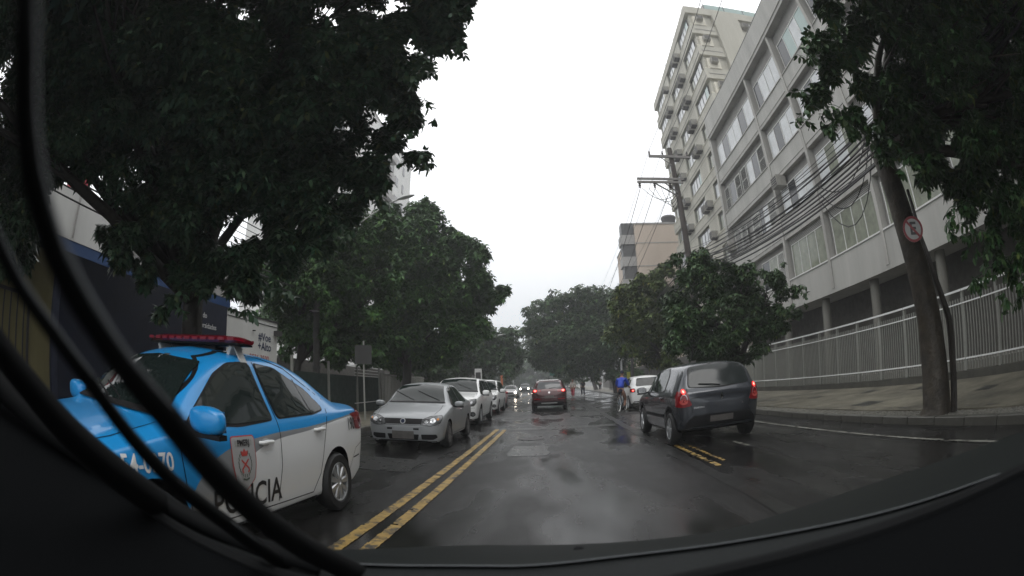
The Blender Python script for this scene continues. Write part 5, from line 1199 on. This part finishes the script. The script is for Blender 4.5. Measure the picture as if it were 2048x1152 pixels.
for i, dx in enumerate((-1.85, -1.15, -.4)):
    p = c2+Vector((dx, -.3, -.42)); tag(MB().tube(catenary(p, Vector((6.2+dx, 62, 7.5)), 1.0, 12), .014, 4).build('overhead_wire', MT['cable']), 'wire hanging from the %s of the three lower crossarm insulators' % ('leftmost', 'middle', 'rightmost')[i], 'cable', 'wires from the lower crossarm')
lp = thing('lamp_pole', 'slim concrete pole with a long curved lamp arm and a small lower lamp, left side', 'street lamp', tuple(at(642, 760, 19.2)*Vector((1, 1, 0))) if False else (-8.75, 17.0, .14))
MB().tube([(-8.75, 17, .1), (-8.85, 17, 6.55)], [.15, .11], 12).build('post', MT['concrete'], lp, world=True, smooth=True)
MB().tube([(-8.8, 17, 5.6), (-8.2, 17, 6.5), at(715, 450, 18.9), at(745, 428, 18.9), at(780, 406, 18.9), at(800, 398, 18.9)], .026, 8).build('arm', MT['bars'], lp, world=True, smooth=True)
def lamp_head(parent, c, dx, s=1.0, m='lampgrey'):
    mt_ = Matrix.Translation(c) @ Matrix.Rotation(atan2(dx[2], dx[0]), 4, 'Y').inverted()
    vs = []; n1, n2 = 8, 10
    for i in range(n1+1):
        t = i/n1; r = sin(pi*min(1, t*.93+.05))**.6
        for k in range(n2): a = 2*pi*k/n2; vs.append(mt_ @ Vector((t*.62*s-.1, .12*r*cos(a)*s, .065*r*sin(a)*s*(1 if sin(a) > 0 else .6))))
    MB().add(vs, [(i*n2+k, i*n2+(k+1) % n2, (i+1)*n2+(k+1) % n2, (i+1)*n2+k) for i in range(n1) for k in range(n2)]+[tuple(range(n2))[::-1], tuple(range(n1*n2, n1*n2+n2))]).build('lamp_head', MT[m], parent, world=True, smooth=True, ang=80)
lamp_head(lp, at(799, 398, 18.9), (1, 0, .18), 1.15)
MB().tube([(-8.75, 17, 3.9), (-9.0, 16.8, 4.12), at(632, 621, 19.3)], .025, 6).build('low_arm', MT['concrete'], lp, world=True)
lamp_head(lp, at(634, 622, 19.2), (-1, 0, .1), .75, 'sign_white')
for z in (1.9, 3.1, 5.1): MB().lathe([(.17, z), (.17, z+.12)], 12, Matrix.Translation((-8.78, 17, 0))).build('band', MT['sign_grey'], lp, world=True)
for k in range(9):
    z = 4.6+.2*k; wire('black cable strung along the left side behind the big dark tree', (-8.85, -14, z+.5), (-8.85, 17, z), .5, random.choice((.012, .02)), group='left side cables')
    wire('black cable going on from the left lamp pole through the green trees', (-8.85, 17, z), (-8.3, 52, z+.2), .7, .013, group='cables beyond the left lamp pole')
def street_lamp(label, base, pix_pts, dist, headdir, lit=False, grp=None):
    t = thing('street_lamp', label, 'street lamp', base, 0, grp)
    P = [at(x, y, dist) for x, y in pix_pts]
    MB().tube([Vector(base), Vector((base[0], base[1], P[0].z)), *P], [.11, .08]+[.045]*len(P), 8).build('pole', MT['lampgrey'], t, world=True, smooth=True)
    lamp_head(t, P[-1], headdir, 1.7, 'sign_white'); return t
street_lamp('curved street lamp over the row of white crossovers', (-9.0, 44.2, .14), [(925, 720), (955, 690), (975, 677), (990, 673)], 45.4, (1, 0, .15))
street_lamp('curved street lamp farther on, below the first one', (-9.0, 66, .14), [(965, 732), (985, 712), (998, 703)], 67, (1, 0, .1))
# twin-head lamp far down the street
tl = thing('twin_street_lamp', 'slender lamp post with two small heads above the oncoming car', 'street lamp', (-6.2, 95, .14))
p0 = at(1026, 748, 95.2); MB().tube([(p0.x, 95, 0), (p0.x, 95, p0.z)], .09, 6).build('pole', MT['lampgrey'], tl, world=True)
for sx in (-1, 1): MB().tube([(p0.x, 95, p0.z-.3), (p0.x+sx*.5, 95, p0.z+.2), (p0.x+sx*.9, 95, p0.z+.3)], .05, 5).build('arm', MT['lampgrey'], tl, world=True); MB().box(p0.x+sx*.8-.25, p0.x+sx*.8+.25, 94.9, 95.2, p0.z+.25, p0.z+.38).build('lamp_head', MT['sign_white'], tl, world=True)
# traffic light on an arm, glowing orange
p0 = at(1006, 697, 60); tg = thing('traffic_light', 'overhead traffic light glowing orange in the trees', 'traffic light', (-7.2, p0.y, .14))
MB().tube([(-7.2, p0.y, 0), (-7.2, p0.y, p0.z-.6), (-6.6, p0.y, p0.z-.1), (p0.x-.1, p0.y, p0.z+.25)], [.1, .08, .06, .05], 8).build('mast', MT['bars'], tg, world=True)
MB().box(p0.x-.17, p0.x+.17, p0.y+.02, p0.y+.25, p0.z-.75, p0.z+.25).build('housing', MT['black'], tg, world=True)
MB().lathe([(.001, 0), (.11, 0), (.08, .04), (.001, .05)], 14, Matrix.Translation((p0.x, p0.y+.015, p0.z)) @ Matrix.Rotation(pi/2, 4, 'X')).build('lit_lens', MT['orange_lamp'], tg, world=True)
for dz in (-.28, -.54): MB().lathe([(.001, 0), (.11, 0), (.08, .04), (.001, .05)], 14, Matrix.Translation((p0.x, p0.y+.015, p0.z+dz)) @ Matrix.Rotation(pi/2, 4, 'X')).build('dark_lens', MT['ac_dark'], tg, world=True)
# green direction sign / signal far right of SUV
p0 = at(1110, 740, 70); gn = thing('green_sign', 'blurred green sign hanging above the maroon SUV', 'sign', (p0.x+3.5, p0.y, .14))
MB().tube([(p0.x+4, p0.y, 0), (p0.x+4, p0.y, p0.z+.3), (p0.x, p0.y+.1, p0.z+.4)], .07, 6).build('mast', MT['bars'], gn, world=True); MB().box(p0.x-.75, p0.x+.75, p0.y-.03, p0.y+.03, p0.z-.8, p0.z+.6).build('plate', MT['green_plate'], gn, world=True)
# globe lamp post on the right pavement
gl = thing('globe_lamp', 'short globe lamp post behind the cyclist', 'street lamp', (6.4, 45.5, .14))
MB().tube([(6.4, 45.5, .1), (6.4, 45.5, 4.1)], [.12, .08], 8).build('post', MT['lampgrey'], gl, world=True); MB().lathe([(.05, 4.05), (.25, 4.15), (.42, 4.3), (.40, 4.45), (.2, 4.55), (.02, 4.58)], 14, Matrix.Translation((6.4, 45.5, 0))).build('globe', MT['sign_white'], gl, world=True, smooth=True)
ys = thing('yellow_sign_post', 'dark post with a small yellow plate beside the cyclist', 'sign', (5.3+.9, 38, .14))
MB().tube([(6.2, 38, .1), (6.2, 38, 3.6)], .12, 8).build('post', MT['ac_dark'], ys, world=True); MB().box(5.75, 6.02, 37.95, 38, .9, 2.0).build('plate', mat('dull_yellow', (.30, .30, .05), .5), ys, world=True); MB().lathe([(.02, 3.6), (.18, 3.7), (.2, 3.85), (.05, 3.98)], 10, Matrix.Translation((6.2, 38, 0))).build('cap', MT['lampgrey'], ys, world=True)
# orange plastic barrier and post far ahead
p0 = at(1004, 778, 58); ob2 = thing('orange_barrier', 'tall orange plastic work barrier left of the oncoming car', 'barrier', (p0.x, p0.y, 0))
MB().box(-.16, .16, -.05, .05, 0, 1.1).build('panel', MT['orange_plastic'], ob2); MB().box(-.12, .12, -.05, .05, 1.3, 2.6).build('upper_panel', MT['orange_plastic'], ob2); MB().tube([(0, .02, 1.05), (0, .02, 1.35)], .04, 6).build('stem', MT['orange_plastic'], ob2)
# bars and little posts, right side far
rg = thing('bar_fence', 'dark bar fence on the far right pavement left of the cyclist', 'fence', (8.3, 40, .14))
for k in range(60): MB().box(8.28, 8.32, 36.5+k*.6, 36.56+k*.6, .14, 2.3).build('bar', MT['sign_grey'], rg, world=True)
for z in (.4, 2.2): MB().box(8.33, 8.36, 36, 73, z, z+.06).build('rail', MT['sign_grey'], rg, world=True)
for i, (px, h, l) in enumerate(((1180, 1.0, 'short dark bollard on the far right kerb, nearest of two'), (1152, 1.0, 'short dark bollard on the far right kerb, farther of two'))):
    yb_ = 40+i*9; b_ = thing('bollard', l, 'bollard', (6.25, yb_, .12)); MB().lathe([(.09, 0), (.08, .8), (.10, .85), (.06, .95)], 10).build('post', MT['ac_dark'], b_)
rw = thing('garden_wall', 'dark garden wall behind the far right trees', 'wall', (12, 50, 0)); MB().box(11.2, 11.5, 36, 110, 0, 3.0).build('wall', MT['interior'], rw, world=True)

# ------------------------------------------------------------------ people
def skin(name, edges_pts, m, parent, sub=2):
    """edges_pts: list of chains of (x, y, z, r); shared points are merged"""
    vs = []; rs = []; ed = []; ix = {}
    for ch in edges_pts:
        prev = None
        for p in ch:
            k = tuple(round(c, 4) for c in p[:3])
            if k not in ix: ix[k] = len(vs); vs.append(p[:3]); rs.append(p[3])
            if prev is not None: ed.append((prev, ix[k]))
            prev = ix[k]
    me = bpy.data.meshes.new(name); me.from_pydata(vs, ed, []); o = link(name, me)
    md = o.modifiers.new('s', 'SKIN'); md.use_smooth_shade = True; md.branch_smoothing = .6
    for i, sv_ in enumerate(me.skin_vertices[0].data): sv_.radius = (rs[i], rs[i]); sv_.use_root = (i == 0)
    sb_ = o.modifiers.new('u', 'SUBSURF'); sb_.levels = sub; sb_.render_levels = sub
    dg = bpy.context.evaluated_depsgraph_get(); dg.update(); m2 = bpy.data.meshes.new_from_object(o.evaluated_get(dg)); o.modifiers.clear(); o.data = m2
    m2.materials.clear(); m2.materials.append(m); m2.polygons.foreach_set('use_smooth', [True]*len(m2.polygons)); o.parent = parent; return o
def head(parent, c, m=MT['skin'], hair=MT['hair'], cap=None):
    hb = MB(); prof = [(.012, -.12), (.05, -.105), (.068, -.06), (.077, 0), (.074, .05), (.055, .09), (.02, .112)]
    hb.lathe(prof, 14, Matrix.Translation(c) @ Matrix.Diagonal((1, 1.18, 1, 1)))
    h = hb.build('head', m, parent, smooth=True, ang=80)
    MB().lathe([(.079, -.02), (.082, .03), (.066, .09), (.03, .122), (.01, .125)], 14, Matrix.Translation(Vector(c)+Vector((0, -.012, .0))) @ Matrix.Diagonal((1, 1.2, 1, 1))).build('hair', cap or hair, h, smooth=True, ang=80)
    MB().tube([Vector(c)+Vector((0, .09, -.0)), Vector(c)+Vector((0, .112, -.03))], [.008, .013], 6).build('nose', m, h)
    for sx in (-1, 1):
        MB().box(sx*.075-.01, sx*.075+.01, -.02, .015, -.03, .03, Matrix.Translation(c)).build('ear', m, h); MB().lathe([(.001, -.008), (.01, 0), (.001, .008)], 8, Matrix.Translation(Vector(c)+Vector((sx*.03, .088, .01)))).build('eye', MT['hair'], h)
    return h
# bicycle with rider (local +y forward)
cp = Vector((3.02, 21.6, 0)); YAWB = radians(-24)
bk = thing('bicycle', 'pale blue-grey bicycle ridden away from us along the right lane', 'bicycle', tuple(cp), YAWB)
for y in (-.52, .54):
    prof = [(.345, -.012), (.352, 0), (.345, .012), (.33, .012), (.325, 0), (.33, -.012), (.345, -.012)]
    w = MB().lathe(prof, 28, Matrix.Translation((0, y, .35)) @ Matrix.Rotation(pi/2, 4, 'Y')); w.f = [f for f in w.f if len(f) == 4]; wl = w.build('wheel', MT['tyre'], bk, smooth=True)
    rr = MB().lathe([(.328, -.014), (.328, .014), (.305, .012), (.305, -.012), (.328, -.014)], 28, Matrix.Translation((0, y, .35)) @ Matrix.Rotation(pi/2, 4, 'Y')); rr.f = [f for f in rr.f if len(f) == 4]; rr.build('rim', MT['rail'], wl)
    sp3 = MB()
    for k in range(14): a = 2*pi*k/14; sp3.tube([(.0, y, .35), (0, y+.31*cos(a), .35+.31*sin(a))], .0022, 4)
    sp3.build('spokes', MT['chrome'], wl)
MB().tube([(0, -.52, .35), (0, -.08, .30), (0, .42, .80)], .016, 8).tube([(0, -.08, .30), (0, -.24, .82)], .016, 8).tube([(0, -.52, .35), (0, -.22, .76), (0, .40, .86)], .014, 8).build('frame', MT['bike'], bk)
MB().tube([(0, .54, .35), (0, .43, .70), (0, .37, .98)], .016, 8).build('fork', MT['bike'], bk)
MB().tube([(-.30, .28, 1.02), (-.2, .38, 1.03), (0, .37, 1.0), (.2, .38, 1.03), (.30, .28, 1.02)], .013, 8).build('handlebar', MT['chrome'], bk)
MB().box(-.07, .07, -.36, -.10, .84, .88).build('saddle', MT['black'], bk)
MB().tube([(-.11, -.08, .45), (-.02, -.08, .30), (.02, -.08, .30), (.11, -.08, .16)], .012, 6).build('crank', MT['chrome'], bk); MB().box(-.16, -.08, -.13, -.03, .44, .46).build('pedal', MT['black'], bk); MB().box(.08, .16, -.13, -.03, .15, .17).build('pedal', MT['black'], bk)
MB().tube([(0, -.87, .38), (0, -.80, .60), (0, -.60, .72), (0, -.5, .73)], .012, 6).box(-.08, .08, -.62, -.30, .74, .76).build('rear_rack', MT['black'], bk)
cy_ = thing('person', 'cyclist in a royal blue jacket and dark shorts riding away from us', 'person', tuple(cp), YAWB)
pel = (0, -.22, .95, .145)
body = skin('body', [
    [pel, (0, -.16, 1.1, .135), (0, -.06, 1.30, .15), (0, .02, 1.43, .13), (0, .06, 1.52, .055), (0, .09, 1.60, .05)],
    [pel, (-.10, -.16, .90, .10), (-.12, .10, .82, .085), (-.12, .24, .74, .062), (-.12, .12, .56, .055), (-.12, .0, .40, .042), (-.12, -.08, .48, .035)][:6]+[(-.12, .03, .47+.0, .0)][:0],
    [pel, (.10, -.18, .88, .10), (.12, .0, .66, .085), (.12, .12, .50, .062), (.12, .04, .35, .055), (.12, -.06, .22, .038)],
    [(0, .02, 1.43, .13), (-.17, .02, 1.42, .07), (-.24, .10, 1.24, .05), (-.27, .20, 1.12, .04), (-.28, .27, 1.05, .03)],
    [(0, .02, 1.43, .13), (.17, .02, 1.42, .07), (.24, .10, 1.24, .05), (.27, .20, 1.12, .04), (.28, .27, 1.05, .03)]], MT['skin'], cy_)
skin('jacket', [[(0, -.20, 1.0, .165), (0, -.15, 1.12, .16), (0, -.06, 1.30, .175), (0, .02, 1.42, .155), (0, .055, 1.5, .08)],
    [(0, .02, 1.42, .155), (-.18, .02, 1.42, .09), (-.25, .11, 1.23, .07), (-.275, .21, 1.12, .05)], [(0, .02, 1.42, .155), (.18, .02, 1.42, .09), (.25, .11, 1.23, .07), (.275, .21, 1.12, .05)]], MT['bluecloth'], cy_)
skin('shorts', [[(0, -.18, 1.08, .14), (0, -.21, .97, .15), (-.10, -.14, .90, .11), (-.12, .12, .81, .085)], [(0, -.21, .97, .15), (.10, -.16, .88, .11), (.12, .02, .66, .085)]], MT['darkcloth'], cy_)
head(cy_, (0, .12, 1.69), cap=MT['darkcloth'])
for (x, y, z) in ((-.12, -.02, .45), (.12, -.04, .17)):
    MB().tube([(x, y-.09, z+.03), (x, y, z+.045), (x, y+.12, z+.025)], [.035, .045, .03], 8).build('shoe', MT['shoe'], cy_, smooth=True)
for sx in (-1, 1):                                   # hands closed on the grips
    hx = sx*.285
    MB().tube([(hx, .22, 1.07), (hx, .28, 1.05), (hx, .32, 1.04)], [.028, .038, .03], 8).build('hand', MT['skin'], cy_, smooth=True)
    for k in range(4): x = hx-sx*.03+sx*.02*k; MB().tube([(x, .30, 1.055), (x, .335, 1.03), (x, .325, 1.005), (x, .30, 1.0)], .0085, 5).build('finger', MT['skin'], cy_)
    MB().tube([(hx-sx*.03, .27, 1.05), (hx-sx*.045, .27, 1.02), (hx-sx*.045, .29, 1.005)], .009, 5).build('thumb', MT['skin'], cy_)
# pedestrian far ahead on the right
def walker(label, loc, top, low, rz=0):
    t = thing('person', label, 'person', loc, rz)
    P0 = (0, 0, .95, .14)
    skin('body', [[P0, (0, 0, 1.15, .13), (0, 0, 1.35, .16), (0, 0, 1.46, .1), (0, .01, 1.54, .055), (0, .02, 1.6, .05)], [P0, (-.1, .02, .85, .1), (-.1, .1, .48, .065), (-.1, .05, .08, .045), (-.1, .17, .04, .035)], [P0, (.1, -.02, .85, .1), (.1, -.04, .48, .065), (.1, -.2, .12, .045), (.1, -.1, .06, .035)],
        [(0, 0, 1.35, .16), (-.19, 0, 1.42, .065), (-.25, -.06, 1.15, .05), (-.24, .02, .92, .04), (-.24, .05, .82, .03)], [(0, 0, 1.35, .16), (.19, 0, 1.42, .065), (.25, .05, 1.15, .05), (.22, .2, 1.0, .04), (.2, .28, 1.05, .03)]], MT['skin'], t, 1)
    skin('shirt', [[(0, 0, .92, .17), (0, 0, 1.15, .16), (0, 0, 1.36, .18), (0, 0, 1.47, .09)], [(0, 0, 1.36, .18), (-.2, 0, 1.42, .085), (-.255, -.05, 1.15, .07)], [(0, 0, 1.36, .18), (.2, 0, 1.42, .085), (.255, .05, 1.15, .07)]], top, t, 1)
    skin('trousers', [[(0, 0, .96, .165), (-.105, .02, .85, .125), (-.105, .1, .48, .09), (-.105, .06, .15, .07)], [(0, 0, .96, .165), (.105, -.02, .85, .125), (.105, -.04, .48, .09), (.105, -.19, .18, .07)]], low, t, 1)
    head(t, (0, .03, 1.68)); return t
walker('pedestrian in a pale shirt on the right pavement far beyond the SUV', (6.6+.1, 70, .14), MT['palecloth'], MT['darkcloth'], radians(170))
p0 = at(1146, 790, 48); walker('pedestrian in pale clothes at the right kerb just past the maroon SUV', (p0.x, p0.y, 0), MT['palecloth'], MT['red_cloth'], radians(160))
p0 = at(1166, 785, 52); walker('pedestrian in dark clothes nearest the far bar fence', (p0.x, p0.y, 0), MT['sign_grey'], MT['darkcloth'], radians(20))

# ------------------------------------------------------------------ our own car: bonnet, cowl, dashboard, wipers
oc_ = thing('own_car', 'dark front of the car we look out of, bonnet, cowl and dashboard at the bottom', 'car', (0, 0, 0))
def spline(P, n):
    ts = [k[0].x for k in P]; out = []
    for i in range(n):
        t = ts[0]+(ts[-1]-ts[0])*i/(n-1)
        out.append(Vector(tuple(pchip([(k[0].x, k[1][c]) for k in P], t) for c in range(3))))
    return out
def curve3(lst, n=60): return spline([(Vector((x, 0)), at(x, y, d)) for x, y, d in lst], n)
RIM = curve3([(-400, 560, 1.0), (0, 800, .90), (130, 900, .84), (250, 990, .78), (400, 1085, .72), (560, 1152, .68), (1000, 1215, .62), (1400, 1155, .60), (1600, 1108, .62), (1800, 1048, .66), (1950, 988, .70), (2047, 942, .74), (2400, 780, .9)])
EDG = curve3([(-400, 540, 1.06), (0, 790, .97), (130, 885, .92), (250, 972, .86), (400, 1062, .80), (560, 1112, .76), (1000, 1132, .74), (1200, 1117, .73), (1500, 1078, .72), (1830, 1006, .76), (2047, 930, .84), (2400, 760, .95)])
FRT = curve3([(-400, 480, 1.15), (0, 788, 1.05), (130, 882, 1.02), (250, 970, 1.0), (400, 1058, 1.0), (560, 1098, 1.05), (1000, 1090, 1.12), (1400, 1068, 1.12), (1600, 1015, 1.12), (1750, 965, 1.08), (1900, 915, 1.05), (2047, 862, 1.0), (2400, 720, 1.0)])
def ruled(name, A_, B_, m, bulge=0, n=6, up=Vector((0, 0, 1))):
    k = len(A_); vs = [A_[i].lerp(B_[i], t/n)+up*(bulge*4*(t/n)*(1-t/n)) for t in range(n+1) for i in range(k)]
    return MB().add(vs, [(t*k+i, t*k+i+1, (t+1)*k+i+1, (t+1)*k+i) for t in range(n) for i in range(k-1)]).build(name, MT[m], oc_, smooth=True, ang=70)
ruled('bonnet', EDG, FRT, 'own', .006); ruled('bonnet_front', FRT, [p+Vector((0, .05, -.5)) for p in FRT], 'own', 0, 2)
ruled('cowl', RIM, [p-Vector((0, 0, .006)) for p in EDG], 'cowl')
MB().tube([p+Vector((0, 0, .002)) for p in RIM], .011, 8).build('cowl_seal', MT['rubber'], oc_, smooth=True)
MB().tube([p+Vector((0, 0, .0003)) for p in EDG[20:]], .0010, 6).build('bonnet_edge_highlight', MT['edge_highlight'], oc_, smooth=True)  # thin pale strip added as the highlight along the bonnet's rear edge
ruled('dashboard', RIM, [Vector((p.x*.45, p.y*.35-.05, p.z*.55+.42)) for p in RIM], 'dash', 0, 4)
MB().lathe([(.012, 0), (.014, .008), (.008, .018), (.002, .02)], 12, Matrix.Translation(at(1157, 1112, .9))).build('washer_nozzle', MT['rubber'], oc_, smooth=True)
B1 = [(-.095, .002, 1.419), (-.103, .018, 1.41), (-.123, .043, 1.395), (-.137, .068, 1.38), (-.144, .088, 1.369), (-.147, .099, 1.363), (-.151, .117, 1.352), (-.159, .155, 1.331), (-.173, .193, 1.309), (-.193, .251, 1.275), (-.219, .332, 1.228), (-.242, .436, 1.168), (-.268, .676, 1.03)]
R1 = [.003, .004, .005, .0055, .006, .006, .0065, .008, .009, .011, .013, .016, .02]
def offp(P, R_, k=1., dz=0):
    return [(x-r*k, y, z+dz) for (x, y, z), r in zip(P, R_)]
wb1 = MB().tube(offp(B1, R1, 1.25), R1, 12).build('wiper_blade', MT['rubber'], oc_, smooth=True)
MB().tube(offp(B1, R1, .45, .003), [.001, .0014, .0018, .002, .002, .002, .0018, .0015, .0015, .0018, .002, .002, .002], 8).build('blade_highlight', MT['edge_highlight'], wb1, smooth=True)  # added pale strip: the glint on the blade's rubber put into colour
B2 = [(-.190, .02, 1.41), (-.197, .056, 1.388), (-.204, .079, 1.374), (-.206, .104, 1.36), (-.214, .138, 1.34), (-.249, .196, 1.307), (-.291, .28, 1.258), (-.338, .411, 1.183), (-.36, .60, 1.05)]
R2 = [.0035, .004, .0042, .0045, .005, .006, .008, .011, .014]
ar = MB().tube(offp(B2, R2, 1.6), R2, 12).build('wiper_arm', MT['rubber'], oc_, smooth=True)
MB().tube(offp(B2, R2, .8, .003), [.0008, .001, .0011, .0012, .0013, .0015, .0018, .002, .002], 8).build('arm_highlight', MT['edge_highlight'], ar, smooth=True)  # added pale strip, a painted glint along the arm
B3 = [(-.36, .06, 1.385), (-.395, .126, 1.347), (-.422, .182, 1.315), (-.458, .255, 1.27), (-.50, .36, 1.21), (-.60, .56, 1.10)]
MB().tube(offp(B3, [.012]*6), [.012, .014, .016, .020, .024, .03], 10).build('added_dark_rod', MT['rubber'], oc_, smooth=True)  # added rod, widened to darken the lower left; no known wiper part
MB().tube([at(x, y, d) for x, y, d in ((-150, 640, .9), (0, 770, .85), (90, 855, .82), (190, 925, .80), (290, 985, .78), (400, 1045, .76), (520, 1095, .72), (640, 1130, .70))], [.03, .026, .022, .018, .016, .016, .016, .016], 12).build('added_dark_tube', MT['rubber'], oc_, smooth=True)  # made-up dark tube, put in to darken the lower left corner

# ------------------------------------------------------------------ rain haze
hz = MB().box(-60, 60, -12, 240, -1.2, 46).build('haze', None)
hm = bpy.data.materials.new('rain_haze'); hm.use_nodes = True; n = hm.node_tree.nodes; 
n.remove(n['Principled BSDF']); pv = n.new('ShaderNodeVolumePrincipled'); pv.inputs['Color'].default_value = (.93, .95, .97, 1); pv.inputs['Density'].default_value = .0027; pv.inputs['Anisotropy'].default_value = .2
hm.node_tree.links.new(pv.outputs[0], n['Material Output'].inputs['Volume']); hz.data.materials.append(hm); hz['kind'] = 'stuff'
